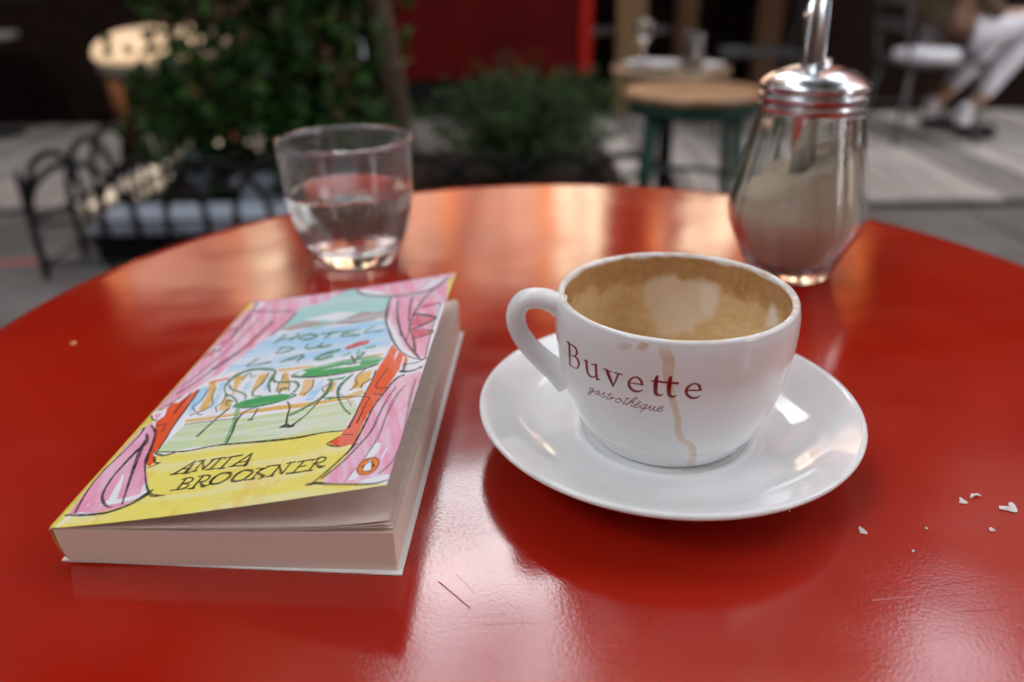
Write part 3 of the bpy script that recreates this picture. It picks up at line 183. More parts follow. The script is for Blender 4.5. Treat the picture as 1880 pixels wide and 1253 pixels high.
LAYERS2 = [["P","RO",[[108.8,12.01],[107.83,13.5],[106.81,14.15],[105.46,14.29],[104.05,14.08],[102.88,12.82],[102.36,11.04],[102.27,9.28],[102.5,8.05],[103.18,6.7],[104.21,5.67],[105.36,5.3],[106.47,5.12],[107.46,5.43],[108.37,6.1],[109.0,7.44],[109.28,9.13],[109.15,10.71]]],["S","MR",[[108.8,12.01,0.38],[107.83,13.5,0.39],[106.81,14.15,0.39],[105.46,14.29,0.39],[104.05,14.08,0.4],[102.88,12.82,0.4],[102.36,11.04,0.39],[102.27,9.28,0.39],[102.5,8.05,0.38],[103.18,6.7,0.38],[104.21,5.67,0.38],[105.36,5.3,0.38],[106.47,5.12,0.38],[107.46,5.43,0.38],[108.37,6.1,0.38],[109.0,7.44,0.38],[109.28,9.13,0.38],[109.15,10.71,0.38],[108.8,12.01,0.38]]],["P","BK2",[[104.18,13.49],[104.91,13.53],[105.63,13.57],[106.32,13.07],[106.73,12.23],[106.77,11.38],[107.66,10.29],[108.06,9.11],[108.13,8.15],[107.45,9.28],[107.54,7.61],[107.4,6.95],[107.11,6.33],[106.51,6.49],[106.24,7.03],[105.31,7.05],[105.2,6.62],[104.39,6.43],[104.81,7.07],[104.28,7.8],[103.96,9.77],[103.7,9.37],[103.6,8.57],[103.48,9.66],[103.98,10.59],[104.61,11.02],[105.27,11.91],[105.15,12.8]]],["P","WH",[[105.54,11.72],[106.55,11.38],[106.84,10.4],[106.97,9.17],[107.25,7.92],[107.15,7.13],[105.97,7.28],[104.9,7.28],[104.52,7.85],[104.39,9.18],[104.6,10.42],[105.03,11.38]]],["P","WH",[[105.32,12.99],[105.68,13.31],[106.33,12.71],[106.42,11.95],[105.37,12.13]]],["S","BK2",[[105.85,12.72,0.28],[105.98,12.66,0.28]]]]

PAL = dict(WH=(.80, .83, .90), YE=(.82, .74, .16), PK=(.80, .36, .52), PD=(.66, .12, .20), LV=(.7, .6, .8), TE=(.36, .66, .66), SE=(.38, .66, .90), OC=(.76, .48, .13), OR=(.80, .10, .025),
           GY=(.42, .36, .35), LG=(.58, .72, .44), BK=(.022, .024, .026), DG=(.02, .19, .07), RD=(.62, .025, .02), GR=(.05, .40, .13), GB=(.10, .16, .26), RO=(.84, .24, .04), MR=(.10, .02, .01), BK2=(.015, .012, .012))

# ------------------------------------------------------------------ the street: ground, deck, cafe front, buildings
m_pave = M('pavement concrete', (.15, .14, .13), .8, spec=.15, noise=.35, nscale=3, bump=.003, bscale=80)
m_road = M('asphalt', (.05, .05, .052), .85, noise=.3, nscale=8, bump=.004, bscale=120)
struct(mesh('ground', [(-60, -60, 0), (60, -60, 0), (60, 60, 0), (-60, 60, 0)], [(0, 1, 2, 3)], m_road))
pv = bpy.data.objects.new('pavement', None); COL.objects.link(pv); struct(pv)
for i in range(-4, 5):
    for j in range(-1, 4):
        if j == 2 and -1.6 < i * 1.2 < .5: pass
        boxo('paving_slab', m_pave, pv, i * 1.2 - .595, i * 1.2 + .595, j * 1.0 + .005, j * 1.0 + .995, -.05, .012 + .002 * ((i * 7 + j * 3) % 3), .006)
m_redmark = M('red spray paint', (.35, .05, .05), .7, noise=.4, nscale=60)
bm = bmesh.new()
for a, b in (((-1.95, 2.28), (-1.80, 2.52)), ((-1.80, 2.52), (-1.60, 2.55))):
    a, b = Vector((*a, .0172)), Vector((*b, .0172)); d = (b - a).normalized(); nn = Vector((-d.y, d.x, 0)) * .022
    bm.faces.new([bm.verts.new(p) for p in (a - nn, b - nn, b + nn, a + nn)])
tag(bobj('pavement_marking', bm, m_redmark), 'faded red spray paint marking on the pavement beside the iron hoop fence', 'marking')

m_plank = M('weathered grey deck board', (.35, .32, .29), .75, spec=.2, noise=.45, nscale=6, bump=.002, bscale=40, stretch=(8, .6, 8))
n = m_plank.node_tree.nodes; l = m_plank.node_tree.links; oi = n.new('ShaderNodeObjectInfo'); hs = n.new('ShaderNodeHueSaturation'); mr = n.new('ShaderNodeMapRange'); mr.inputs[3].default_value = .55; mr.inputs[4].default_value = 1.35
src_ = n['Principled BSDF'].inputs['Base Color'].links[0].from_socket; l.new(oi.outputs['Random'], mr.inputs[0]); l.new(mr.outputs[0], hs.inputs['Value']); l.new(src_, hs.inputs['Color']); l.new(hs.outputs[0], n['Principled BSDF'].inputs['Base Color'])
deck = bpy.data.objects.new('wooden_deck', None); COL.objects.link(deck); struct(deck)
shapes = {}
def plank(x, y0, y1, dz):
    key = (round(y0, 2), round(y1, 2))
    if key not in shapes:
        bm = bmesh.new(); box(bm, -.063, .063, y0, y1, -.03, 0, .004)
        me = bpy.data.meshes.new('plank'); bm.to_mesh(me); bm.free(); me.materials.append(m_plank); shapes[key] = me
    o = bpy.data.objects.new('plank', shapes[key]); COL.objects.link(o); o.location = (x, 0, .04 + dz); o.parent = deck
x = -4.6; k = 0
while x < 5.6:
    y0 = 3.14 if x < -1.62 else (3.03 if x > .56 else 4.05)
    plank(x, y0, 5.0, .002 * ((k * 5) % 3)); x += .136; k += 1
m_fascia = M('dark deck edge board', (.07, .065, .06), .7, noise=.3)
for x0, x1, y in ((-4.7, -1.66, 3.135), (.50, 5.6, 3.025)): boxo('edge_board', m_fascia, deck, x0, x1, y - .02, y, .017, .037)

m_brick = M('dark brown painted brick', (.012, .006, .004), .9, spec=.08, noise=.5, nscale=9, bump=.004, bscale=30)
m_wood = M('varnished brown wood', (.08, .035, .014), .4, noise=.5, nscale=5, stretch=(14, 14, 1))
m_tan = M('honey coloured wood', (.20, .12, .055), .4, noise=.4, nscale=5, stretch=(14, 14, 1))
m_redp = M('deep red lacquered panel', (.085, .002, .002), .5, spec=.2, noise=.3, nscale=3, ior=1.4)
m_redlit = M('red frame with painted light', (.34, .007, .005), .45, spec=.3)  # brighter red puts the light falling on the jamb into its colour
m_black = M('black timber and kerb shade', (.006, .006, .006), .7, spec=.15)
m_cream = M('cream reflection panel', (.85, .78, .66), .7, noise=.15, nscale=4)
m_glassw = M('dark window glass', (.02, .02, .02), .05)
caf = thing('cafe_building', 'dark brown cafe front with a large red panel, wooden posts and cream upper panels added for reflections', 'building', (0, 5, 0))
def cb(name, mat, *a, **k): return boxo(name, mat, caf, *a, **k)
cb('wall', m_brick, -3.9, -.95, .12, .42, 0, 4.05); cb('wall', m_brick, 1.65, 4.6, .12, .42, 0, 4.05); cb('wall', m_brick, -.95, 1.65, .55, .8, 0, 4.05)
cb('plinth', m_black, -.95, .53, .03, .5, 0, .27)
cb('red_panel', m_redp, -.76, .43, 0, .06, .275, 1.62); cb('panel_frame', m_redlit, .432, .51, -.02, .3, .272, 1.62)
cb('panel_bolt', M('steel bolt', (.5, .5, .5), .3, 1.), .36, .385, -.014, .0, .32, .345)
cb('door_post', m_tan, .66, .83, .0, .12, .045, 1.95); cb('door_post', m_wood, 1.02, 1.14, .02, .14, .045, 2.9); cb('door_post', m_wood, 1.5, 1.64, .0, .12, .045, 2.9)
cb('door_shelf', M('grey steel shelf', (.3, .3, .32), .35, .6), .53, 1.02, .2, .4, .50, .53)
for x0, x1 in ((-3.6, -2.75),):
    cb('window_pane', m_glassw, x0, x1, .10, .118, .75, 1.75)
# upper added panels painted as window reflections the table mirrors, between orange-brown posts
xs = [-2.62, -1.80, -1.44, -.78, -.38, .25, .66, .95, 1.62, 2.3]
m_mid = M('rose reflection panel', (.42, .29, .24), .7, noise=.2, nscale=4)
m_post = M('orange brown varnished post', (.62, .20, .04), .35, noise=.3, nscale=6, stretch=(14, 14, 1))
for i, x in enumerate(xs):
    cb('pillar', m_brick if i in (2, 3, 6) else m_post, x - .03, x + .03, -.05, .09, 1.64, 3.3)
for i in range(len(xs) - 1):
    a, b = xs[i] + .035, xs[i + 1] - .035
    z0 = (2.36, 1.98, 1.9, 1.75, 1.75, 1.70, 1.8, 1.85, 2.2)[i]; pm = (m_mid, m_cream, m_brick, m_mid, m_mid, m_cream, m_brick, m_cream, m_mid)[i]; z1 = (2.62, 2.75, 2.5, 2.6, 2.6, 2.62, 2.5, 2.55, 2.5)[i]
    cb('panel', pm, a, b, .02, .07, z0, z1); cb('panel', m_brick, a, b, .02, .07, 1.66, z0 - .01)
    cb('transom', m_wood, a, b, .0, .05, z1 + .02, z1 + .09)
    if i in (4, 5, 7): cb('glazing_bar', m_wood, (a + b) / 2 - .012, (a + b) / 2 + .012, .0, .018, z0, z1)
    if i in (3, 4, 5): cb('glazing_bar', m_brick, a, b, -.003, .012, 2.12, 2.15)
m_roof = M('dark red awning canvas', (.14, .012, .01), .8)  # unseen canopy added to keep the deck below dark
bm = bmesh.new()
for v in [(-3.9, -.55, 3.36), (4.6, -.55, 3.36), (4.6, .1, 3.52), (-3.9, .1, 3.52)]: bm.verts.new(v)
bm.verts.ensure_lookup_table(); f = bm.faces.new(bm.verts[:]); r = bmesh.ops.extrude_face_region(bm, geom=[f])
for v in [g for g in r['geom'] if isinstance(g, bmesh.types.BMVert)]: v.co.z += .03
bobj('added_awning', bm, m_roof, caf); cb('added_valance', m_roof, -3.9, 4.6, -.575, -.552, 3.16, 3.38)
cb('cornice', m_brick, -3.9, 4.6, .0, .118, 3.85, 4.05)

m_stone = M('tan stone facade', (.34, .27, .2), .8, noise=.3, nscale=2)
m_stone2 = M('brown brick facade', (.20, .10, .07), .8, noise=.3, nscale=3)
def block(label, x0, x1, y0, y1, h, mat, nx, nz):
    b = thing('street_building', label, 'building', ((x0 + x1) / 2, y1, 0)); W = x1 - x0
    boxo('wall', mat, b, -W / 2, W / 2, y0 - y1, 0, 0, h, .01)
    bm = bmesh.new(); box(bm, -.45, .45, .0, .03, 0, 1.5, .01); me = bpy.data.meshes.new('window'); bm.to_mesh(me); bm.free(); me.materials.append(m_glassw)
    for i in range(nx):
        for j in range(nz):
            o = bpy.data.objects.new('window', me); COL.objects.link(o); o.parent = b; o.location = (-W / 2 + (i + .5) * W / nx, .002, 1.0 + j * 2.9)
    return b
m_stone3 = M('dark red brick facade', (.13, .05, .035), .8, noise=.3, nscale=3)
def front(label, x0, x1, z0, h, mat, nx, nz):
    b = thing('street_building', label, 'building', ((x0 + x1) / 2, 5.13, 0)); W = x1 - x0
    boxo('wall', mat, b, -W / 2, W / 2, 0, 6, z0, h, .01); boxo('cornice', mat, b, -W / 2 - .05, W / 2 + .05, -.15, -.002, h - .25, h, .02)
    fr = bpy.data.materials.get('window frame') or M('window frame', (.5, .45, .38), .5)
    for i in range(nx):
        for j in range(nz):
            cx_, z = -W / 2 + (i + .5) * W / nx, z0 + .5 + j * 1.9
            o = boxo('window', m_glassw, b, cx_ - .28, cx_ + .28, -.03, -.003, z, z + 1.1); o2 = boxo('sill', fr, o, cx_ - .33, cx_ + .33, -.09, -.032, z - .07, z - .003); boxo('frame', fr, o, cx_ - .02, cx_ + .02, -.05, -.032, z, z + 1.1)
    return b
front('unseen tall dark red brick house added above the left end of the cafe', -9, -2.0, 4.06, 10.5, m_stone3, 5, 3)  # unseen houses, added to frame the sky gaps mirrored in the table
front('unseen narrow dark red brick house added above the right of the cafe', .72, 3.45, 4.06, 9.5, m_stone3, 1, 3)
front('unseen dark red brick house added at the far right', 7.4, 12, 4.06, 10.5, m_stone3, 4, 3)
for nm, x0, x1 in (('plain brown ground floor left of the cafe', -9, -3.92), ('plain brown ground floor right of the cafe', 4.62, 12)):
    b_ = thing('shop_front', nm, 'building', ((x0 + x1) / 2, 5.12, 0)); W = x1 - x0; boxo('wall', m_brick, b_, -W / 2, W / 2, 0, .5, 0, 4.05)
    for i in range(4): boxo('window_pane', m_glassw, b_, -W / 2 + W * (i + .15) / 4, -W / 2 + W * (i + .85) / 4, -.02, -.002, .9, 2.6)
for lb, x0, x1 in (('long tan house closing the street on the left', -10.5, -9.3), ('long tan house closing the street on the right', 12.3, 13.5)):
    b_ = thing('street_building', lb, 'building', ((x0 + x1) / 2, 0, 0)); boxo('wall', m_stone2, b_, -.6, .6, -5.9, 5, 0, 8.0, .01)
block('unseen brown brick house added behind the camera to block the sun', -5.0, 9, -14, -6, 8.6, m_stone2, 8, 3)  # unseen houses added to shade the table, leaving a slit of sun between
block('unseen tan stone house added behind on the left to bound the sun strip', -16, -6.4, -14, -6, 8.6, m_stone, 5, 3)

# ------------------------------------------------------------------ trees, ivy, bush
m_leaf = leafmat('plane tree leaf', (.035, .075, .012), (.09, .14, .025), .3)
m_ivy = leafmat('ivy leaf', (.005, .020, .006), (.045, .115, .018), .2)
m_yew = leafmat('feathery bush needle', (.010, .030, .012), (.08, .14, .045), .2)
m_bark = M('grey brown bark', (.10, .07, .05), .9, spec=.15, noise=.5, nscale=8, bump=.02, bscale=12, stretch=(1, 1, .4))
def crown_pts(c, r, n, seed):
    rs = np.random.RandomState(seed); out = []
    nc = 46; cc = rs.normal(size=(nc, 3)); cc /= np.linalg.norm(cc, axis=1)[:, None]; cc *= rs.uniform(.45, 1, (nc, 1)) * np.array(r)
    for i in range(nc):
        p = rs.normal(size=(n // nc, 3)); p /= np.linalg.norm(p, axis=1)[:, None]; p *= rs.uniform(.3, 1, (n // nc, 1)) ** .5 * np.array(r).mean() * rs.uniform(.26, .4)
        out.append(cc[i] + p * [1, 1, .6] + c)
    return np.concatenate(out)
def tree(label, x, y, path, rad, c, r, n, seed):
    t = thing('street_tree', label, 'tree', (x, y, 0))
    bm = bmesh.new(); tube(bm, smoothpath(path, 5), [rad * (1.35 if i < 3 else 1) * (1 - .5 * i / (5 * (len(path) - 1))) for i in range(5 * (len(path) - 1) + 1)], 14); bobj('trunk', bm, m_bark, t, smooth=True)
    top = Vector(path[-1]); rs = random.Random(seed)
    for i in range(7):
        e = Vector(c) + Vector((rs.uniform(-1, 1) * r[0], rs.uniform(-1, 1) * r[1], rs.uniform(-.3, .6) * r[2])) * .8
        bm = bmesh.new(); tube(bm, smoothpath([top, (top + e) / 2 + Vector((0, 0, .2)), e], 4), [rad * .5, rad * .45, rad * .4, rad * .33, rad * .28, rad * .22, rad * .18, rad * .12, .01], 7); bobj('limb', bm, m_bark, t, smooth=True)
    leaves('crown', crown_pts(c, r, n, seed), .15, m_leaf, t, flatten=1., seed=seed)
    return t
tree('grey brown street tree rising from the ivy behind the red panel edge', -.47, 3.35, [(.0, 0, 0), (-.02, 0, .45), (-.07, 0, .9), (-.2, -.1, 2.2), (-.5, -.2, 3.6)], .085, (-2.9, -.2, 5.3), (1.9, 1.4, .8), 24000, 3)
tree('unseen street tree added on the right to screen the sky', 3.3, 1.9, [(0, 0, 0), (0, 0, 2.5), (-.3, -.1, 5.6)], .15, (-2.1, -1.2, 7.2), (3.2, 2.4, .9), 52000, 4)  # this and the following trees are unseen, added to close off open sky
tree('unseen street tree added on the left to screen the sky', -5.4, .3, [(0, 0, 0), (0, 0, 2.5), (.3, .1, 5.8)], .15, (1.0, .9, 7.3), (2.8, 2.3, .8), 36000, 5)
tree('unseen street tree added behind on the left to screen the sky', -7.6, -2.4, [(0, 0, 0), (0, 0, 1.8), (.1, 0, 3.8)], .14, (.2, .2, 5.6), (2.1, 2.2, 1.1), 24000, 7)
tree('unseen street tree added behind on the right to screen the sky', 5.2, -2.2, [(0, 0, 0), (0, 0, 1.8), (-.1, 0, 3.8)], .14, (-.2, .2, 5.8), (2.7, 2.4, 1.3), 34000, 8)
tree('unseen street tree added behind the camera to screen the sky', .9, -2.6, [(0, 0, 0), (0, 0, 1.5), (-.1, 0, 3.4)], .13, (-.7, .7, 5.0), (2.5, 1.8, 1.0), 30000, 6)

rs0 = np.random.RandomState(77); q0 = np.concatenate([rs0.normal(size=(26, 3)) * [.16, .16, .08] + [rs0.uniform(-1.3, 1.2), rs0.uniform(-1.1, 1.2), rs0.uniform(-.4, .5)] for _ in range(36)])
leaves('hanging_leaves', q0 + [.1, .9, 6.2], .13, m_leaf, bpy.data.objects['street_tree'], seed=78)  # unseen leaves added to break up the mirrored sky gap
ivy = thing('ivy_plant', 'dark green ivy climbing beside the tree trunk behind the drinking glass', 'plant', (-1.0, 3.2, 0))
rs = np.random.RandomState(11); pts = []
for i in range(95):
    z = rs.uniform(.25, 1.5); wdt = .42 - .10 * abs(z - .8); cx_ = rs.uniform(-wdt, wdt + .06); cy_ = rs.uniform(-.25, .25)
    q = rs.normal(size=(75, 3)) * [.075, .07, .10]; pts.append(q + [cx_ + .02, cy_, z])
leaves('foliage', np.concatenate(pts), .052, m_ivy, ivy, seed=12, narrow=.9)
for i in range(6):
    bm = bmesh.new(); xx = -.3 + i * .12
    tube(bm, smoothpath([(xx * .4, 0, .1), (xx, .05 * (-1) ** i, .5), (xx * .8, 0, 1.0), (xx * 1.1, .05, 1.4)], 4), .010, 6); bobj('vine_stem', bm, m_bark, ivy)
bush = thing('feathery_bush', 'low feathery green bush in front of the red panel', 'bush', (.05, 3.3, 0))
pts = []
for i in range(330):
    a = rs.uniform(0, 2 * math.pi); sp_ = rs.uniform(.05, .46); h = rs.uniform(.20, .53) * (1.05 - .30 * sp_ / .46)
    t = np.linspace(.15, 1, 34)[:, None]
    base = np.array([[math.cos(a) * sp_, math.sin(a) * sp_ * .8, h]]) * t ** np.array([[1, 1, .8]])
    pts.append(base + rs.normal(size=(34, 3)) * .013 + [0, 0, .08])
leaves('foliage', np.concatenate(pts), .030, m_yew, bush, seed=13, narrow=.5)
bm = bmesh.new(); tube(bm, [(0, 0, 0), (.01, 0, .25)], .02, 8); bobj('stem', bm, m_bark, bush)

# tree pit with stone kerb and hoop fence
m_soil = M('dark soil', (.02, .015, .011), .95, spec=.15, noise=.5, nscale=30, bump=.02, bscale=20)
struct(mesh('planting_bed', [(-1.5, 2.62, .05), (.49, 2.62, .05), (.49, 4.03, .05), (-1.5, 4.03, .05)], [(0, 1, 2, 3)], m_soil))
m_gran = M('blue grey granite', (.30, .34, .40), .6, noise=.3, nscale=30)
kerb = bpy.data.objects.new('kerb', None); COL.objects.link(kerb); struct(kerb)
for x0, x1 in ((-1.40, -.83), (-.82, -.25), (-.24, .34)): (boxo('kerb_stone', m_gran, kerb, x0, x1, 2.50, 2.74, .115, .16, .012), boxo('kerb_shaded_front', m_black, kerb, x0, x1, 2.53, 2.72, 0, .112, .004))  # black lower part paints in the shade on the kerb's front face
for i, (x, y, s) in enumerate(((-1.22, 3.3, .13), (-.98, 3.0, .08))):
    bm = bmesh.new(); box(bm, -s, s, -s * .6, s * .6, 0, .14 + .05 * (1 - i), .02)
    tag(bobj('stone_block', bm, m_gran, None, (x, y, .05)), ('larger pale stone block behind the fence left of the ivy', 'small pale stone block at the foot of the ivy')[i], 'stone')
m_iron = M('black wrought iron', (.006, .006, .007), .6, spec=.15, noise=.3, nscale=40)
fen = thing('hoop_fence', 'low black iron fence of overlapping hoops round the tree pit', 'fence', (-1.5, 2.38, 0))
bm = bmesh.new()
W_, H_ = .165, .385
pth = [(-W_, 0, 0), (-W_, 0, .16)] + [(-W_ * math.cos(a), 0, .2 + (H_ - .2) * math.sin(a)) for a in np.linspace(0, math.pi, 14)] + [(W_, 0, .16), (W_, 0, 0)]
tube(bm, pth, .012, 8); me = bpy.data.meshes.new('hoop'); bmesh.ops.recalc_face_normals(bm, faces=bm.faces); bm.to_mesh(me); bm.free(); me.materials.append(m_iron); me.shade_smooth()
for i in range(9):
    o = bpy.data.objects.new('hoop', me); COL.objects.link(o); o.parent = fen; o.location = (.165 + .212 * i, (i % 2) * .02, 0)
for i in range(7):
    o = bpy.data.objects.new('hoop', me); COL.objects.link(o); o.parent = fen; o.location = (0 + (i % 2) * .02, .165 + .212 * i, 0); o.rotation_euler = (0, 0, R(90))
bm = bmesh.new(); tube(bm, [(0, 0, 0), (0, 0, .36)], .011, 8); bobj('post', bm, m_iron, fen)
for z in (.06, .20):
    bm = bmesh.new(); tube(bm, [(0, 0, z), (1.98, 0, z)], .006, 6); bobj('rail', bm, m_iron, fen)
    bm = bmesh.new(); tube(bm, [(0, 0, z), (0, 1.7, z)], .006, 6); bobj('rail', bm, m_iron, fen)

# ------------------------------------------------------------------ cafe furniture behind
m_green = M('chipped green enamel', (.010, .06, .042), .5, spec=.3, noise=.4, nscale=30)
m_seatw = M('worn round wood seat', (.36, .20, .10), .35, noise=.5, nscale=8, stretch=(1, 8, 1))
m_steel = M('brushed steel', (.45, .45, .46), .3, 1., noise=.2, nscale=40)
m_white = M('white china', (.8, .8, .8), .2)
st = thing('bar_stool', 'green metal stool with a round worn wooden seat on the pavement', 'stool', (.455, 1.98, .0))
lathe('seat', [(0, .612), (.155, .612), (.166, .615), (.170, .622), (.166, .630), (.155, .633), (0, .633)], m_seatw, st, seg=64)
lathe('seat_band', [(.150, .580), (.158, .580), (.158, .611), (.150, .611), (.150, .580)], m_green, st, seg=48)
for i in range(4):
    a = R(38 + 90 * i); c_, s_ = math.cos(a), math.sin(a)
    bm = bmesh.new(); tube(bm, [(c_ * .135, s_ * .135, .59), (c_ * .16, s_ * .16, .35), (c_ * .20, s_ * .20, .005)], [.013, .012, .011], 8); bobj('leg', bm, m_green, st, smooth=True)
for z, r_ in ((.18, .183), (.40, .155)):
    bm = bmesh.new(); tube(bm, [(r_ * math.cos(t), r_ * math.sin(t), z) for t in np.linspace(0, 2 * math.pi, 33)], .007, 6, cap=False); bobj('foot_ring', bm, m_green, st, smooth=True)
ct = thing('cafe_table', 'small round cafe table with a plate and glasses behind the green stool', 'table', (.50, 2.52, .0))
lathe('table_top', [(0, .600), (.175, .600), (.182, .606), (.182, .618), (.175, .622), (0, .622)], M('pale varnished table top', (.26, .19, .12), .25, noise=.3), ct, seg=64)
bm = bmesh.new(); tube(bm, [(0, 0, .02), (0, 0, .6)], .022, 12); bobj('leg', bm, m_black, ct, smooth=True)
lathe('base', [(0, .03), (.03, .03), (.16, .012), (.165, 0), (0, 0)], m_black, ct, seg=40)
tag(lathe('plate', [(0, .004), (.05, .004), (.085, .013), (.088, .013), (.055, 0), (0, 0)], m_white, None, (.44, 2.50, .623), 48), 'white plate on the left of the small cafe table', 'plate')
m_clear = M('clear drinking glass', (1, 1, 1), .0, trans=1., ior=1.45)
tag(lathe('wine_glass', [(0, .003), (.028, .002), (.028, 0), (0, 0), (0, 0)][:4][::-1] + [(.028, .002), (.004, .006), (.003, .055), (.012, .063), (.030, .085), (.032, .105), (.028, .125), (.027, .125), (.030, .105), (.028, .086), (.010, .066), (0, .064)], m_clear, None, (.405, 2.46, .636), 40), 'stemmed glass standing on the white plate', 'glass')
tag(lathe('tumbler', [(0, 0), (.030, 0), (.034, .10), (.032, .10), (.028, .006), (0, .006)], m_clear, None, (.545, 2.43, .6235), 40), 'straight tumbler right of the plate on the small table', 'glass')
tag(lathe('saucer', [(0, .003), (.03, .003), (.05, .010), (.052, .010), (.03, 0), (0, 0)], m_white, None, (.60, 2.47, .6235), 40), 'small white saucer at the right edge of the small table', 'saucer')

cu = thing('cushioned_stool', 'wooden stool with a domed sand coloured cushion in the sun left of the ivy', 'stool', (-1.70, 4.15, .043)); cu.scale = (1.2, 1.2, 1.14)
lathe('cushion', cr([(0, .405), (.24, .405), (.275, .42), (.28, .445), (.25, .49), (.16, .53), (0, .545)], 4), M('sand coloured linen', (.16, .12, .09), .9, noise=.15, nscale=60), cu, seg=48)
lathe('seat_frame', [(0, .36), (.27, .36), (.27, .40), (0, .40)], m_black, cu, seg=40)
for i in range(4):
    a = R(45 + 90 * i); bm = bmesh.new(); box(bm, math.cos(a) * .22 - .03, math.cos(a) * .22 + .03, math.sin(a) * .22 - .03, math.sin(a) * .22 + .03, .0, .36, .004); bobj('leg', bm, M('rust brown wood', (.03, .011, .004), .8, spec=.1) if i == 0 else bpy.data.materials['rust brown wood'], cu)
bt = thing('side_table', 'dim round table standing in the shade at the upper left', 'table', (-3.05, 4.7, .043)); bt.scale = (1, 1, 1.15)
lathe('table_top', [(0, .46), (.28, .46), (.285, .475), (.28, .485), (0, .485)], M('grey marble', (.3, .28, .26), .25, noise=.3), bt, seg=48)
bm = bmesh.new(); tube(bm, [(0, 0, .02), (0, 0, .46)], .025, 10); bobj('leg', bm, m_black, bt); lathe('base', [(0, .03), (.03, .03), (.19, .01), (.19, 0), (0, 0)], m_black, bt, seg=32)

def chair(label, loc, rz, mat, h=.44):
    t = thing('cafe_chair', label, 'chair', loc, rz)
    boxo('seat', mat, t, -.2, .2, -.2, .2, h - .025, h, .01)
    for sx in (-1, 1):
        for sy in (-1, 1):
            bm = bmesh.new(); tube(bm, [(sx * .17, sy * .17, h - .02), (sx * .205, sy * .205, 0)], .011, 8); bobj('leg', bm, mat, t, smooth=True)
    bm = bmesh.new(); tube(bm, smoothpath([(-.19, -.18, h - .02), (-.23, -.18, h + .2), (-.25, -.17, h + .38), (-.25, -.08, h + .43), (-.25, .08, h + .43), (-.25, .17, h + .38), (-.23, .18, h + .2), (-.19, .18, h - .02)], 4), .011, 8); bobj('back_frame', bm, mat, t, smooth=True)
    boxo('back_slat', mat, t, -.262, -.244, -.17, .17, h + .26, h + .32, .004); boxo('back_slat', mat, t, -.252, -.234, -.17, .17, h + .14, h + .19, .004)
    for sy in (-1, 1):
        bm = bmesh.new(); tube(bm, [(-.19, sy * .19, h * .4), (.19, sy * .19, h * .4)], .008, 6); bobj('stretcher', bm, mat, t)
    return t
m_chair = M('grey painted chair metal', (.12, .12, .12), .4, .3, noise=.3)
chair('pale grey metal chair under the seated person in white trousers', (2.16, 4.20, .043), 0, m_chair, .40)
tag(lathe('seat_cushion', cr([(0, 0), (.13, 0), (.15, .015), (.14, .05), (0, .06)], 3), M('crumpled white cloth', (.72, .72, .78), .9, bump=.02, bscale=18), None, (2.08, 4.1, .445), 32), 'white cloth cushion on the grey metal chair at right', 'cushion')
chair('dark metal chair behind the sugar shaker spout', (1.35, 4.45, .043), R(170), M('dark grey chair metal', (.05, .05, .052), .4, .3), .43)

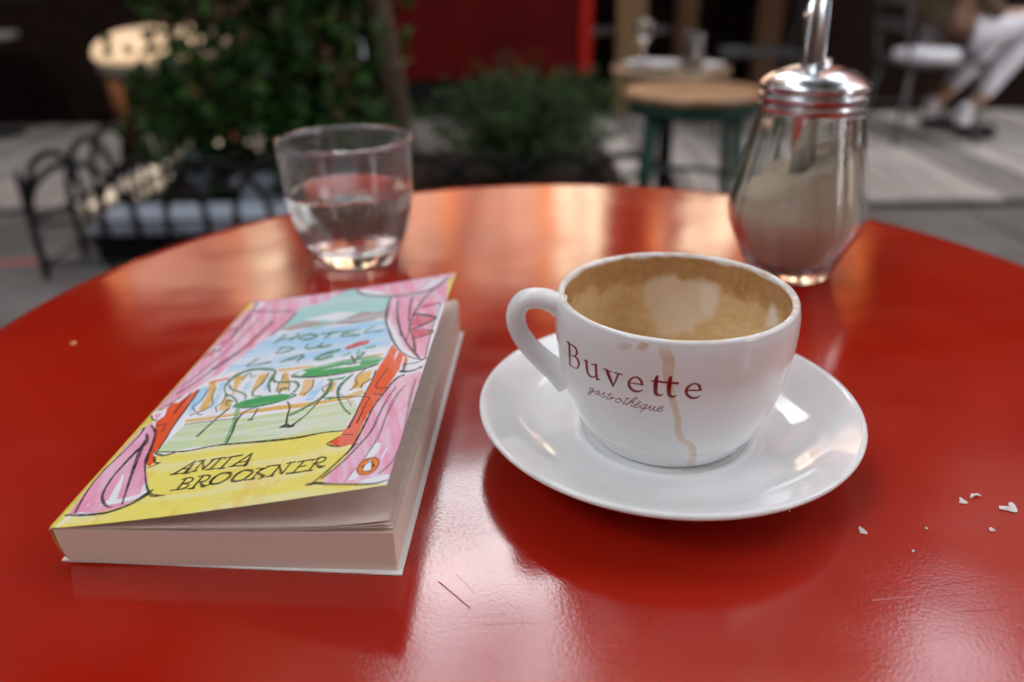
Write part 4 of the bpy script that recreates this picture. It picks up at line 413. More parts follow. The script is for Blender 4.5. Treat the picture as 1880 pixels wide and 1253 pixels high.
def skin(name, nodes, edges, mat, parent, sub=2, root=0):
    me = bpy.data.meshes.new(name); me.from_pydata([n[:3] for n in nodes], edges, []); o = link(name, me, mat, parent)
    md = o.modifiers.new('skin', 'SKIN'); md.use_smooth_shade = True
    for i, n in enumerate(nodes):
        r_ = n[3] if isinstance(n[3], tuple) else (n[3], n[3]); me.skin_vertices[0].data[i].radius = r_
    me.skin_vertices[0].data[root].use_root = True
    s = o.modifiers.new('sub', 'SUBSURF'); s.levels = sub; s.render_levels = sub
    return o
m_skin = M('skin', (.42, .24, .16), .5); m_trs = M('pale blue white trousers', (.68, .68, .76), .85, noise=.15, nscale=12); m_jk = M('olive brown jacket', (.10, .07, .035), .85)
m_sock = M('white sock', (.78, .78, .84), .9); m_shoe = M('black leather shoe', (.006, .006, .007), .5, spec=.2)
def person(label, loc, rz, leg, top, hair, skin_m=m_skin):
    p = thing('person', label, 'person', loc, rz)     # sits facing +x, hips at z .52
    N = [(0, 0, .53, (.15, .12)), (0, 0, .68, (.13, .15)), (-.02, 0, .86, (.125, .17)), (-.03, 0, .97, (.10, .17)), (-.02, 0, 1.05, .055), (.0, 0, 1.12, .055),
         (-.03, .18, .95, .06), (.04, .24, .72, .045), (.24, .16, .60, .035), (-.03, -.18, .95, .06), (.04, -.24, .72, .045), (.24, -.14, .60, .035),
         (.18, .10, .53, .085), (.46, .13, .56, .068), (.30, .14, .33, .052), (.14, .14, .12, .036), (.18, -.10, .53, .085), (.47, -.11, .57, .068), (.33, -.10, .34, .050), (.19, -.10, .12, .036)]
    E = [(0, 1), (1, 2), (2, 3), (3, 4), (4, 5), (3, 6), (6, 7), (7, 8), (3, 9), (9, 10), (10, 11), (0, 12), (12, 13), (13, 14), (14, 15), (0, 16), (16, 17), (17, 18), (18, 19)]
    skin('body', N, E, skin_m, p)
    g = lambda n, k: (n[0], n[1], n[2], tuple(a * k for a in n[3]) if isinstance(n[3], tuple) else n[3] * k)
    skin('jacket', [g(N[i], 1.12) for i in (0, 1, 2, 3, 6, 7, 8, 9, 10, 11)], [(0, 1), (1, 2), (2, 3), (3, 4), (4, 5), (5, 6), (3, 7), (7, 8), (8, 9)], top, p)
    lower = lambda i: (N[i][0] * .6 + N[i - 1][0] * .4, N[i][1], N[i][2] + .085, .046)
    skin('trousers', [g(N[0], 1.12), g(N[12], 1.14), g(N[13], 1.16), g(N[14], 1.1), lower(15), g(N[16], 1.14), g(N[17], 1.16), g(N[18], 1.1), lower(19)], [(0, 1), (1, 2), (2, 3), (3, 4), (0, 5), (5, 6), (6, 7), (7, 8)], leg, p)
    for i in (15, 19):
        x, y = N[i][0], N[i][1]
        skin('sock', [(x + .01, y, .19, .043), (x, y, .10, .042), (x, y, .06, .040)], [(0, 1), (1, 2)], m_sock, p, 1)
        skin('shoe', [(x - .045, y, .045, (.040, .036)), (x + .03, y, .055, (.045, .042)), (x + .12, y, .038, (.034, .044)), (x + .19, y, .028, (.024, .034))], [(0, 1), (1, 2), (2, 3)], m_shoe, p, 2)
    bm = bmesh.new(); bmesh.ops.create_uvsphere(bm, u_segments=24, v_segments=16, radius=1)
    for v in bm.verts:
        c = v.co.copy(); jaw = 1 - .22 * max(0, -c.z); v.co = Vector((c.x * .098 * jaw + (.018 if (c.x > .9 and -.25 < c.z < .05 and abs(c.y) < .25) else 0) + .01, c.y * .076 * jaw, c.z * .118 + 1.24))
    bobj('head', bm, skin_m, p, smooth=True)
    bm = bmesh.new(); bmesh.ops.create_uvsphere(bm, u_segments=24, v_segments=16, radius=1)
    for v in bm.verts:
        c = v.co.copy(); v.co = Vector((c.x * .108 - .012 - (.05 if (c.x > .2 and c.z < .35) else 0), c.y * .086, c.z * .118 + 1.262))
    bobj('hair', bm, hair, p, smooth=True)
    for s_ in (-1, 1):
        bm = bmesh.new(); bmesh.ops.create_uvsphere(bm, u_segments=8, v_segments=6, radius=.009, matrix=Matrix.Translation((.104, s_ * .03, 1.245))); bobj('eye', bm, m_shoe, p)
        hb = bmesh.new(); y = .155 if s_ > 0 else -.135; x = .25
        for q in ([(x, y, .60), (x + .07, y, .598)],): tube(hb, q, [.026, .034], 8)
        for k in range(4): tube(hb, [(x + .06, y - .024 + k * .016, .60), (x + .10, y - .026 + k * .017, .598), (x + .13 + (.012 if k in (1, 2) else 0), y - .026 + k * .017, .585)], [.009, .008, .006], 6)
        tube(hb, [(x + .02, y - s_ * .03, .60), (x + .055, y - s_ * .05, .595)], [.010, .007], 6)
        bobj('hand', hb, skin_m, p, smooth=True)
    return p
m_hair = M('dark hair', (.02, .012, .008), .6)
person('person in white trousers and black shoes seated on the grey chair at right', (2.16, 4.22, .045), R(2), m_trs, m_jk, m_hair)

m_dark = M('dark navy cloth', (.018, .016, .02), .9, noise=.2)
person('unseen photographer in dark clothes, added at the near side to shade the red table', (.03, -.50, .012), R(90), m_dark, m_dark, m_hair)  # unseen figure added to darken the faces turned to the camera
chair('dark metal chair under the unseen photographer at the near side of the red table', (.03, -.55, .012), R(90), bpy.data.materials['dark grey chair metal'], .40)
# ------------------------------------------------------------------ the red table
m_tab = bpy.data.materials.new('glossy red enamel'); m_tab.use_nodes = True
n = m_tab.node_tree.nodes; l = m_tab.node_tree.links; b = n['Principled BSDF']
tc = n.new('ShaderNodeTexCoord')
def noise(scale, detail=3, sc3=None, rot=None):
    t = n.new('ShaderNodeTexNoise'); t.inputs['Scale'].default_value = scale; t.inputs['Detail'].default_value = detail
    if sc3 or rot:
        mp = n.new('ShaderNodeMapping'); mp.inputs['Scale'].default_value = sc3 or (1, 1, 1)
        if rot: mp.inputs['Rotation'].default_value = (0, 0, rot)
        l.new(tc.outputs['Object'], mp.inputs[0]); l.new(mp.outputs[0], t.inputs[0])
    else: l.new(tc.outputs['Object'], t.inputs[0])
    return t
def mrange(src, a, b_, c, d):
    r = n.new('ShaderNodeMapRange'); r.inputs[1].default_value = a; r.inputs[2].default_value = b_; r.inputs[3].default_value = c; r.inputs[4].default_value = d
    l.new(src, r.inputs[0]); return r.outputs[0]
def math_(op, a, b_=None):
    q = n.new('ShaderNodeMath'); q.operation = op
    for i, s in enumerate((a, b_)):
        if s is None: continue
        if isinstance(s, (int, float)): q.inputs[i].default_value = s
        else: l.new(s, q.inputs[i])
    return q.outputs[0]
mx = n.new('ShaderNodeMix'); mx.data_type = 'RGBA'; mx.inputs[6].default_value = (.33, .010, .003, 1); mx.inputs[7].default_value = (.40, .018, .006, 1)
l.new(mrange(noise(7, 4).outputs[0], .35, .65, 0, 1), mx.inputs[0])
# scratches: distance to a handful of line segments
def at_px(px, py):
    d = fw + rt * ((px - 940) / 1435.4) - up * ((py - 626.5) / 1435.4); t = (TOP - CAM.z) / d.z; return (d.x * t - .0274, d.y * t - .3737)
SEGS = [(at_px(806, 1069), at_px(863, 1117), .00014), (at_px(1600, 1103), at_px(1795, 1088), .00011), (at_px(1716, 1077), at_px(1826, 1060), .00008), (at_px(1770, 1122), at_px(1840, 1120), .00007), (at_px(875, 1148), at_px(990, 1143), .00003),
        (at_px(890, 1199), at_px(922, 1228), .00003), (at_px(838, 1055), at_px(872, 1090), .00003), (at_px(60, 720), at_px(110, 705), .00009), (at_px(1868, 1150), at_px(1880, 1151), .0002), (at_px(1100, 1210), at_px(1180, 1222), .00006)]
sep = n.new('ShaderNodeSeparateXYZ'); l.new(tc.outputs['Object'], sep.inputs[0]); X, Y = sep.outputs[0], sep.outputs[1]
scr = None
for (ax, ay), (bx, by), hw in SEGS:
    L2 = (bx - ax) ** 2 + (by - ay) ** 2
    t = math_('ADD', math_('MULTIPLY', math_('SUBTRACT', X, ax), (bx - ax) / L2), math_('MULTIPLY', math_('SUBTRACT', Y, ay), (by - ay) / L2))
    cl = n.new('ShaderNodeClamp'); l.new(t, cl.inputs[0]); t = cl.outputs[0]
    dx = math_('SUBTRACT', math_('SUBTRACT', X, ax), math_('MULTIPLY', t, bx - ax)); dy = math_('SUBTRACT', math_('SUBTRACT', Y, ay), math_('MULTIPLY', t, by - ay))
    d = math_('SQRT', math_('ADD', math_('MULTIPLY', dx, dx), math_('MULTIPLY', dy, dy)))
    v = mrange(d, 0, hw * 2, 1, 0); scr = v if scr is None else math_('MAXIMUM', scr, v)
mx2 = n.new('ShaderNodeMix'); mx2.data_type = 'RGBA'; mx2.inputs[7].default_value = (.14, .012, .008, 1)
l.new(mx.outputs[2], mx2.inputs[6]); l.new(math_('MULTIPLY', scr, .45), mx2.inputs[0]); l.new(mx2.outputs[2], b.inputs['Base Color'])
b.inputs['IOR'].default_value = 1.7
fine = mrange(noise(900, 3).outputs[0], .3, .75, 0, 1); wear = mrange(noise(16, 5).outputs[0], .40, .66, 0, 1)
smr_ = mrange(noise(9, 6, (1, 4, 1), .6).outputs[0], .5, .72, 0, .06)
rg = math_('ADD', smr_, math_('ADD', mrange(noise(5, 3).outputs[0], .3, .7, .045, .10), math_('MULTIPLY', math_('MULTIPLY', fine, wear), .16))); l.new(rg, b.inputs['Roughness'])
bp1 = n.new('ShaderNodeBump'); bp1.inputs['Distance'].default_value = .0009; bp1.inputs['Strength'].default_value = 1; l.new(noise(11, 2).outputs[0], bp1.inputs['Height'])
bp2 = n.new('ShaderNodeBump'); bp2.inputs['Distance'].default_value = .000006; bp2.inputs['Strength'].default_value = 1; l.new(noise(210, 3, (1, 1.7, 1), .5).outputs[0], bp2.inputs['Height']); l.new(bp1.outputs[0], bp2.inputs['Normal'])
bp3 = n.new('ShaderNodeBump'); bp3.inputs['Distance'].default_value = .000016; bp3.inputs['Strength'].default_value = 1; l.new(fine, bp3.inputs['Height']); l.new(bp2.outputs[0], bp3.inputs['Normal'])
bp4 = n.new('ShaderNodeBump'); bp4.inputs['Distance'].default_value = .00008; bp4.inputs['Strength'].default_value = .6; bp4.invert = True; l.new(scr, bp4.inputs['Height']); l.new(bp3.outputs[0], bp4.inputs['Normal'])
l.new(bp4.outputs[0], b.inputs['Normal'])
tab = thing('red_table', 'round glossy red enamel cafe table filling the foreground', 'table', (.0274, .3737, 0))
TRr = .3135
lathe('table_top', [(0, TOP), (TRr - .012, TOP), (TRr - .006, TOP + .0002), (TRr - .003, TOP - .0004), (TRr - .001, TOP - .002), (TRr, TOP - .0045), (TRr + .0002, TOP - .02), (TRr - .0015, TOP - .02), (TRr - .003, TOP - .006), (0, TOP - .006)], m_tab, tab, seg=256)
bm = bmesh.new(); tube(bm, [(0, 0, .03), (0, 0, TOP - .007)], .03, 20); bobj('column', bm, m_iron, tab, smooth=True)
for i in range(4):
    a = R(45 + 90 * i); bm = bmesh.new(); tube(bm, smoothpath([(0, 0, .12), (math.cos(a) * .1, math.sin(a) * .1, .07), (math.cos(a) * .24, math.sin(a) * .24, .03)], 4), [.02, .02, .019, .018, .017, .016, .015, .014, .013], 8); bobj('foot', bm, m_iron, tab, smooth=True)

# ------------------------------------------------------------------ saucer and cup
CX, CY = .062, .2721
def ceramic(name, vcol):
    m = M(name, (.80, .815, .815), .07, ior=1.5, vcol=vcol)
    return m
m_sau = M('white glazed saucer china', (.82, .84, .845), .06, noise=.03, nscale=40, ior=1.52, bump=.00012, bscale=55)
sp_ = [(0, .0035), (.0285, .0035), (.0295, .0006), (.031, .0), (.0335, .0), (.0350, .0010), (.0365, .0045), (.046, .0060), (.056, .0088), (.066, .0130), (.0725, .0166), (.0742, .0178), (.0746, .0187), (.0742, .0195), (.0732, .0197), (.0715, .0190), (.066, .0158), (.058, .0112), (.050, .0083), (.0420, .0070), (.0395, .0066), (.0365, .0066), (.0352, .0071), (.0335, .0070), (.0322, .0063), (.028, .0062), (0, .0062)]
tag(lathe('saucer', [(0, .0035)] + cr(sp_[1:-1], 4) + [(0, .0062)], m_sau, None, (CX - .0008, CY - .0014, TOP + .0003), 200), 'large white china saucer holding the coffee cup on the red table', 'saucer')

def segd(px, py, a, b_):
    dx, dy = b_[0] - a[0], b_[1] - a[1]; L2 = dx * dx + dy * dy + 1e-9
    t = np.clip(((px - a[0]) * dx + (py - a[1]) * dy) / L2, 0, 1)
    return np.hypot(px - a[0] - t * dx, py - a[1] - t * dy), t
def densify(s, k=4):
    if len(s) < 3: return [tuple(p) for p in s]
    return [tuple(p) for p in smoothpath(s, k)]
def cover_strokes(strokes, X, Y, aa, xs=1.):
    out = np.zeros(X.shape)
    for s in strokes:
        s = [(p[0] * xs, p[1], p[2]) for p in s]; s = densify(s)
        for a, b_ in zip(s, s[1:]):
            wm = max(a[2], b_[2]) / 2 + aa; x0, x1 = min(a[0], b_[0]) - wm, max(a[0], b_[0]) + wm; y0, y1 = min(a[1], b_[1]) - wm, max(a[1], b_[1]) + wm
            idx = np.where((X > x0) & (X < x1) & (Y > y0) & (Y < y1))
            if len(idx[0]) == 0: continue
            d, t = segd(X[idx], Y[idx], a, b_); wd = (a[2] * (1 - t) + b_[2] * t) / 2
            out[idx] = np.maximum(out[idx], np.clip((wd - d) / aa + .5, 0, 1))
    return out
def inpoly(px, py, poly):
    c = np.zeros(px.shape, bool); n_ = len(poly); j = n_ - 1
    for i in range(n_):
        xi, yi = poly[i]; xj, yj = poly[j]
        c ^= ((yi > py) != (yj > py)) & (px < (xj - xi) * (py - yi) / ((yj - yi) + 1e-12) + xi); j = i
    return c
cup = thing('coffee_cup', 'white cup with dark red lettering and dried coffee stains standing on the saucer', 'cup', (CX, CY, TOP))
OUT = [(.0313, .0075), (.0335, .0105), (.0370, .0165), (.0400, .0235), (.0423, .0315), (.0441, .0410), (.0453, .0510), (.0453, .0600), (.0446, .0640)]
oz = np.array([p[1] for p in OUT]); orr = np.array([p[0] for p in OUT])
fine_z = np.concatenate([np.arange(.0075, .0165, .0006), np.arange(.0165, .0640, .00024)])
sm = cr(OUT, 24); smz = np.array([p[1] for p in sm]); smr = np.array([p[0] for p in sm])
outer = [(float(np.interp(z, smz, smr)), float(z)) for z in fine_z]
foot = [(.0, .0105), (.0270, .0105), (.0280, .0085), (.0286, .0068), (.0298, .0066), (.0306, .0069), (.0310, .0072)]
lip = [(.0446, .0640), (.0445, .0646), (.0441, .0652), (.0435, .0655), (.0428, .0655), (.0422, .0652), (.0418, .0646)]
inn_c = [(.0417, .0640), (.0422, .0600), (.0424, .0510), (.0415, .0410), (.0397, .0315), (.0370, .0235), (.0325, .0175), (.025, .0135), (.012, .0120)]
inn = cr(inn_c, 10)
prof = foot + outer + lip + inn + [(0, .0118)]
dth = np.concatenate([np.arange(-165, -60, .30), np.arange(-60, 195, 1.0)]); th = np.radians(dth)
kind = ['f'] * len(foot) + ['o'] * len(outer) + ['l'] * len(lip) + ['i'] * len(inn) + ['i']
m_cup = ceramic('white glazed cup china with print', 'paint')
body = lathe('cup_body', prof, m_cup, cup, thetas=th)
me = body.data; co = np.empty(len(me.vertices) * 3); me.vertices.foreach_get('co', co); co = co.reshape(-1, 3)
nT = len(th); colr = np.tile(np.array([.83, .845, .85]), (len(co), 1))
vk = []
for (r_, z_), k_ in zip(prof, kind): vk += [k_] * (1 if r_ < 1e-7 else nT)
vk = np.array(vk); TH = np.degrees(np.arctan2(co[:, 1], co[:, 0])); TH = np.where(TH > 195, TH - 360, TH); TH = np.where(TH < -165, TH + 360, TH); ZZ = co[:, 2] * 1000
def lerp(c, m_, a): return c * (1 - a[:, None]) + np.array(m_) * a[:, None]
def nz(a, b_, s1, s2, seed):
    g = vn((220, 760), (1, 1), seed); yy = np.clip(b_ / s2, 0, 215); xx = np.clip((a + 200) / s1, 0, 755)
    y0 = yy.astype(int); x0 = xx.astype(int); fy = yy - y0; fx = xx - x0; fy = fy * fy * (3 - 2 * fy); fx = fx * fx * (3 - 2 * fx)
    return g[y0, x0] * (1 - fy) * (1 - fx) + g[y0 + 1, x0] * fy * (1 - fx) + g[y0, x0 + 1] * (1 - fy) * fx + g[y0 + 1, x0 + 1] * fy * fx
def fbm(s1, s2, seed): return (nz(TH, ZZ, s1, s2, seed) * .5 + nz(TH, ZZ, s1 / 2, s2 / 2, seed + 1) * .3 + nz(TH, ZZ, s1 / 4, s2 / 4, seed + 2) * .2)
o_ = (vk == 'o') | (vk == 'f'); KX = .785
drp = cover_strokes([[(p[0] + .9 * math.sin(p[1] * .9), p[1], p[2] * .85) for p in s_] for s_ in DRIP], TH * KX, ZZ, .55, KX) * o_
colr = lerp(colr, (.64, .47, .22), (drp * (.42 + .38 * fbm(3, 2.2, 5)) + 1.2 * drp * (1 - drp)) * np.clip((66 - ZZ) / 6, .25, 1) * np.clip(.55 + (ZZ - 10) / 60, .5, 1))
edge = cover_strokes(DRIP, TH * KX, ZZ, 1.6, KX) * o_ * (1 - drp); colr = lerp(colr, (.60, .46, .30), edge * .16)
spt = cover_strokes(SPOTS, TH * KX, ZZ, 1.1, KX) * o_; colr = lerp(colr, (.58, .36, .14), spt * .7 * fbm(5, 1.5, 9) * 1.6)
prn = cover_strokes([[(p[0], p[1], p[2] + (.16 if len(s_) and i_ < 20 else .07)) for p in s_] for i_, s_ in enumerate(CUP_PRINT)], TH * KX, ZZ, .22, KX) * o_; colr = lerp(colr, (.215, .008, .010), prn)
i_ = (vk == 'i'); n1 = fbm(10, 5, 20); n2 = fbm(24, 12, 30); n3 = fbm(3, 1.2, 40)
tanc = np.outer(1 - n2, (.64, .43, .20)) + np.outer(n2, (.78, .62, .38))
ring = np.clip((ZZ - 50 - 9 * (n2 - .5) - 5 * (n1 - .5)) / 5, 0, 1); tanc = tanc * (1 - ring[:, None] * .75) + np.array([.40, .20, .065]) * ring[:, None] * .75
spk = np.clip((fbm(1.6, .9, 70) - .56) * 7, 0, 1) * np.clip((ZZ - 42) / 14, 0, 1); tanc = tanc * (.82 + .36 * n3)[:, None] * (1 - .16 * spk)[:, None]
low = np.clip((34 - ZZ) / 14, 0, 1); tanc = tanc * (1 - .35 * low[:, None]) + np.array([.62, .42, .17]) * .35 * low[:, None]
for k_, (poly, cc, a_) in enumerate(zip(INNER, ((.79, .71, .58), (.84, .81, .74), (.82, .82, .78), (.74, .60, .40)), (.85, .6, .9, .5))):
    pl = [(p[0] * .74, p[1]) for p in poly]; cx_ = sum(p[0] for p in pl) / len(pl); cy_ = sum(p[1] for p in pl) / len(pl)
    wob = (n1 - .5) * 3.5 + (n3 - .5) * 1.2; msk = sum(inpoly(TH * .74 + wob + ox, ZZ - wob * .7 + oy, pl).astype(float) for ox in (-1.2, -.5, .5, 1.2) for oy in (-1.2, -.5, .5, 1.2)) / 16. * (.85 + .3 * n2)
    tanc = lerp(tanc, cc, msk * a_)
topw = np.clip((ZZ - 63.0 + 3.2 * (n1 - .5)) / 1.2, 0, 1); tanc = lerp(tanc, (.80, .80, .78), topw * .92)
colr[i_] = tanc[i_]
l_ = vk == 'l'; lc = lerp(colr, (.62, .42, .22), np.clip((fbm(7, .5, 60) - .52) * 6, 0, 1) * .6 * np.clip((np.abs(np.hypot(co[:, 0], co[:, 1])) - .0440) * -1500, 0, 1)); colr[l_] = lc[l_]
at = me.color_attributes.new('paint', 'FLOAT_COLOR', 'POINT'); at.data.foreach_set('color', np.concatenate([colr, np.ones((len(colr), 1))], 1).ravel())
bm = bmesh.new()
hp = smoothpath([(-.0436, 0, .0602), (-.0460, 0, .0617), (-.0510, 0, .0635), (-.0570, 0, .0628), (-.0602, 0, .0580), (-.0598, 0, .0515), (-.0565, 0, .0450), (-.0510, 0, .0385), (-.0455, 0, .0330), (-.0408, 0, .0285)], 8)
nn_ = len(hp); tube(bm, hp, [(.0037 + .0014 * (abs(i / (nn_ - 1) - .45) * 2) ** 3) for i in range(nn_)], 24, flat=1.28)
bobj('handle', bm, M('white glazed china', (.83, .845, .85), .07), cup, smooth=True)

# ------------------------------------------------------------------ the paperback
BX, BY, BA, BL, BW, TL, TR = -.0373, .1957, -.0604, .1806, .1143, .0144, .0166
LIFT = .0190
bk = thing('paperback_book', 'paperback novel with a painted pink curtain cover lying slightly open', 'book', (BX, BY, TOP), BA)
def coverz(s): return TL + (TR - TL) * s + .0006 + LIFT * s ** 1.2
NX, NY = 430, 650
S_ = np.linspace(0, 1, NX); 
X0 = S_ * BW * 1000                                # mm across
ymax = 187.2 - (187.2 - 176.8) * S_; ymin = -.2 - 2.0 * S_
T_ = np.linspace(0, 1, NY)
Xg = np.tile(X0, (NY, 1)); Yg = ymin[None] + (ymax - ymin)[None] * T_[:, None]
canvas = np.tile(np.array(PAL['WH']), (NY, NX, 1))
def up_noise(cy, cx, seed):
    return vn((NY, NX), (cy, cx), seed) * .5 + vn((NY, NX), (cy / 2.2, cx / 2.2), seed + 1) * .3 + vn((NY, NX), (cy / 5, cx / 5), seed + 2) * .2
NV = up_noise(150, 14, 101); NH = up_noise(12, 130, 202); NB = up_noise(60, 60, 303); ND = up_noise(5, 5, 404)
shear = (np.arange(NY)[:, None] * .35).astype(int)
NV2 = np.take_along_axis(np.tile(NV, (1, 2)), (np.arange(NX)[None] + shear % NX), 1)
def paint_poly(col, streak, poly):
    global canvas
    m_ = np.zeros((NY, NX)); w_ = (NB - .5) * 1.6
    for ox in (-.12, .12):
        for oy in (-.12, .12): m_ += inpoly(Xg + ox + w_, Yg + oy + w_, poly)
    m_ /= 4
    base = np.array(PAL[col])
    nz_ = NH if col in ('SE', 'YE', 'LG', 'OC', 'TE', 'GY', 'GR') else NV2
    k = np.clip((nz_ - .46) * 5, 0, 1) * streak
    if streak > 0: k = k + streak * .25 * (ND - .5)
    tint = np.array(PAL['WH']); alt = {'YE': (.80, .52, .10), 'PK': (.78, .26, .38), 'SE': (.55, .75, .92), 'LG': (.70, .74, .36), 'OC': (.80, .60, .26), 'GR': (.02, .22, .08)}.get(col)
    c = base[None, None] * (1 - k[..., None]) + tint * k[..., None]
    if alt is not None:
        k2 = np.clip((up_noise(40, 20, hash(col) % 97 + 5) - .55) * 5, 0, 1) * .45; c = c * (1 - k2[..., None]) + np.array(alt) * k2[..., None]
    canvas = canvas * (1 - m_[..., None]) + c * m_[..., None]
def paint_stroke(col, a_, s, hard=False):
    global canvas
    s = [tuple(p) for p in s]; s = densify(s, 5)
    xs_ = [p[0] for p in s]; ys_ = [p[1] for p in s]; wm = max(p[2] for p in s) + .6
    i0 = max(0, int((min(xs_) - wm) / (BW * 1000) * (NX - 1))); i1 = min(NX, int((max(xs_) + wm) / (BW * 1000) * (NX - 1)) + 2)
    j0 = max(0, int((min(ys_) - wm + 2.2) / 189.4 * (NY - 1))); j1 = min(NY, int((max(ys_) + wm + 2.2) / 178.8 * (NY - 1)) + 3)
    if i1 <= i0 or j1 <= j0: return
    X, Y = Xg[j0:j1, i0:i1], Yg[j0:j1, i0:i1]; cov = np.zeros(X.shape)
    for p, q in zip(s, s[1:]):
        d, t = segd(X, Y, p, q); wd = (p[2] * (1 - t) + q[2] * t) / 2; cov = np.maximum(cov, np.clip((wd - d) / .28 + .5, 0, 1))
    if not hard and max(p[2] for p in s) > 1.0: cov = cov * (.72 + .28 * np.clip((ND[j0:j1, i0:i1] - .35) * 4, 0, 1))
    cov = cov * a_; canvas[j0:j1, i0:i1] = canvas[j0:j1, i0:i1] * (1 - cov[..., None]) + np.array(PAL[col]) * cov[..., None]
for c_, st_, pl in POLYS: paint_poly(c_, st_, pl)
for q in range(5):                                  # faint grey quotation in the sky, too small to read
    for k in range(9):
        x0 = 48 + k * 4.3 + (q % 2) * 1.5; y0 = 172.5 - q * 4.2
        if q in (0, 4) and k in (0, 1, 7, 8): continue
        paint_stroke('GY', .28, [(x0, y0, .7), (x0 + 3.1, y0, .7)])
for c_, a_, s in STROKES: paint_stroke(c_, a_, s)
for L_ in LAYERS2:
    if L_[0] == 'P':
        m_ = np.zeros((NY, NX))
        for ox in (-.12, .12):
            for oy in (-.12, .12): m_ += inpoly(Xg + ox, Yg + oy, L_[2])
        m_ /= 4; canvas = canvas * (1 - m_[..., None]) + np.array(PAL[L_[1]]) * m_[..., None]
    else: paint_stroke(L_[1], 1., L_[2], True)
canvas = np.clip(canvas, 0, .9)
curl = coverz(S_)
twist = (.0012 * np.sin(T_ * 3.1))[:, None] * (S_ ** 2)[None]
Zt = curl[None] + twist - .0008 * np.clip(1 - S_ / .02, 0, 1)[None] ** 2
V = np.stack([np.tile(-BW + S_ * BW * .99, (NY, 1)), Yg / 1000, Zt], -1).reshape(-1, 3)
idx = np.arange(NX * NY).reshape(NY, NX)
F = np.stack([idx[:-1, :-1], idx[:-1, 1:], idx[1:, 1:], idx[1:, :-1]], -1).reshape(-1, 4)
me = bpy.data.meshes.new('front_cover'); me.vertices.add(len(V)); me.vertices.foreach_set('co', V.ravel()); me.loops.add(F.size); me.loops.foreach_set('vertex_index', F.ravel().astype(np.int32))
me.polygons.add(len(F)); me.polygons.foreach_set('loop_start', np.arange(0, F.size, 4, dtype=np.int32)); me.update(calc_edges=True); me.validate()
at = me.color_attributes.new('paint', 'FLOAT_COLOR', 'POINT'); at.data.foreach_set('color', np.concatenate([canvas.reshape(-1, 3), np.ones((NX * NY, 1))], 1).ravel())
link('front_cover', me, M('printed card cover', (1, 1, 1), .32, ior=1.45, vcol='paint'), bk, smooth=True)
m_card = M('white card', (.82, .81, .81), .6); m_paper = M('cream paper', (.76, .66, .57), .85, noise=.06, nscale=200)
def sheet(name, zf, th_, mat, w0=0., w1=1., y0=0., y1=BL, nx=40, ny=8, xs=1.):
    s = np.linspace(w0, w1, nx); t = np.linspace(0, 1, ny); V = []; F = []
    for k in (0, 1):
        for b_ in t:
            for a in s: V.append((-BW + a * BW * xs, y0 + (y1 - y0) * b_ + (.0028 * (1 - a) * (1 - b_) if name == 'back_cover' else 0), zf(a, b_) - k * th_))
    id_ = lambda k, j, i: k * nx * ny + j * nx + i
    for j in range(ny - 1):
        for i in range(nx - 1):
            F.append((id_(0, j, i), id_(0, j, i + 1), id_(0, j + 1, i + 1), id_(0, j + 1, i))); F.append((id_(1, j, i), id_(1, j + 1, i), id_(1, j + 1, i + 1), id_(1, j, i + 1)))
    for i in range(nx - 1): F.append((id_(0, 0, i), id_(1, 0, i), id_(1, 0, i + 1), id_(0, 0, i + 1))); F.append((id_(0, ny - 1, i), id_(0, ny - 1, i + 1), id_(1, ny - 1, i + 1), id_(1, ny - 1, i)))
    for j in range(ny - 1): F.append((id_(0, j, 0), id_(0, j + 1, 0), id_(1, j + 1, 0), id_(1, j, 0))); F.append((id_(0, j, nx - 1), id_(1, j, nx - 1), id_(1, j + 1, nx - 1), id_(0, j + 1, nx - 1)))
    return mesh(name, V, F, mat, bk, smooth=False)
# inner side of the cover, follows it just beneath
n2x, n2y = 60, 8; ss = np.linspace(0, 1, n2x); tt = np.linspace(0, 1, n2y); V = []; F = []
for b_ in tt:
    for a in ss:
        ym = 187.2 - 10.4 * a; y0_ = -.2 - 2.0 * a; V.append((-BW + a * BW * .99, (y0_ + .15 + (ym - y0_ - .3) * b_) / 1000, coverz(a) + .0012 * math.sin(b_ * 3.1) * a * a - .00028 - .0008 * max(0, 1 - a / .02) ** 2))
for j in range(n2y - 1):
    for i in range(n2x - 1): F.append((j * n2x + i, (j + 1) * n2x + i, (j + 1) * n2x + i + 1, j * n2x + i + 1))
mesh('cover_inside', V, F, m_card, bk, smooth=True)
# back cover, page block with uneven fore-edge, a few loose leaves
sheet('back_cover', lambda a, b_: .0006 + .0001 * a, .00045, m_card, y0=-.0018, y1=BL + .001, nx=4, ny=3, xs=1.006)
m_blk = bpy.data.materials.new('page edges'); m_blk.use_nodes = True; n2 = m_blk.node_tree.nodes; l2 = m_blk.node_tree.links; b2 = n2['Principled BSDF']; b2.inputs['Roughness'].default_value = .9
t2 = n2.new('ShaderNodeTexCoord'); mp2 = n2.new('ShaderNodeMapping'); mp2.inputs['Scale'].default_value = (6, 6, 5200); no2 = n2.new('ShaderNodeTexNoise'); no2.inputs['Scale'].default_value = 1; no2.inputs['Detail'].default_value = 3
l2.new(t2.outputs['Object'], mp2.inputs[0]); l2.new(mp2.outputs[0], no2.inputs[0]); x2 = n2.new('ShaderNodeMix'); x2.data_type = 'RGBA'; x2.inputs[6].default_value = (.715, .62, .525, 1); x2.inputs[7].default_value = (.75, .66, .57, 1)
r2 = n2.new('ShaderNodeMapRange'); r2.inputs[1].default_value = .35; r2.inputs[2].default_value = .65; l2.new(no2.outputs[0], r2.inputs[0]); l2.new(r2.outputs[0], x2.inputs[0]); l2.new(x2.outputs[2], b2.inputs['Base Color'])
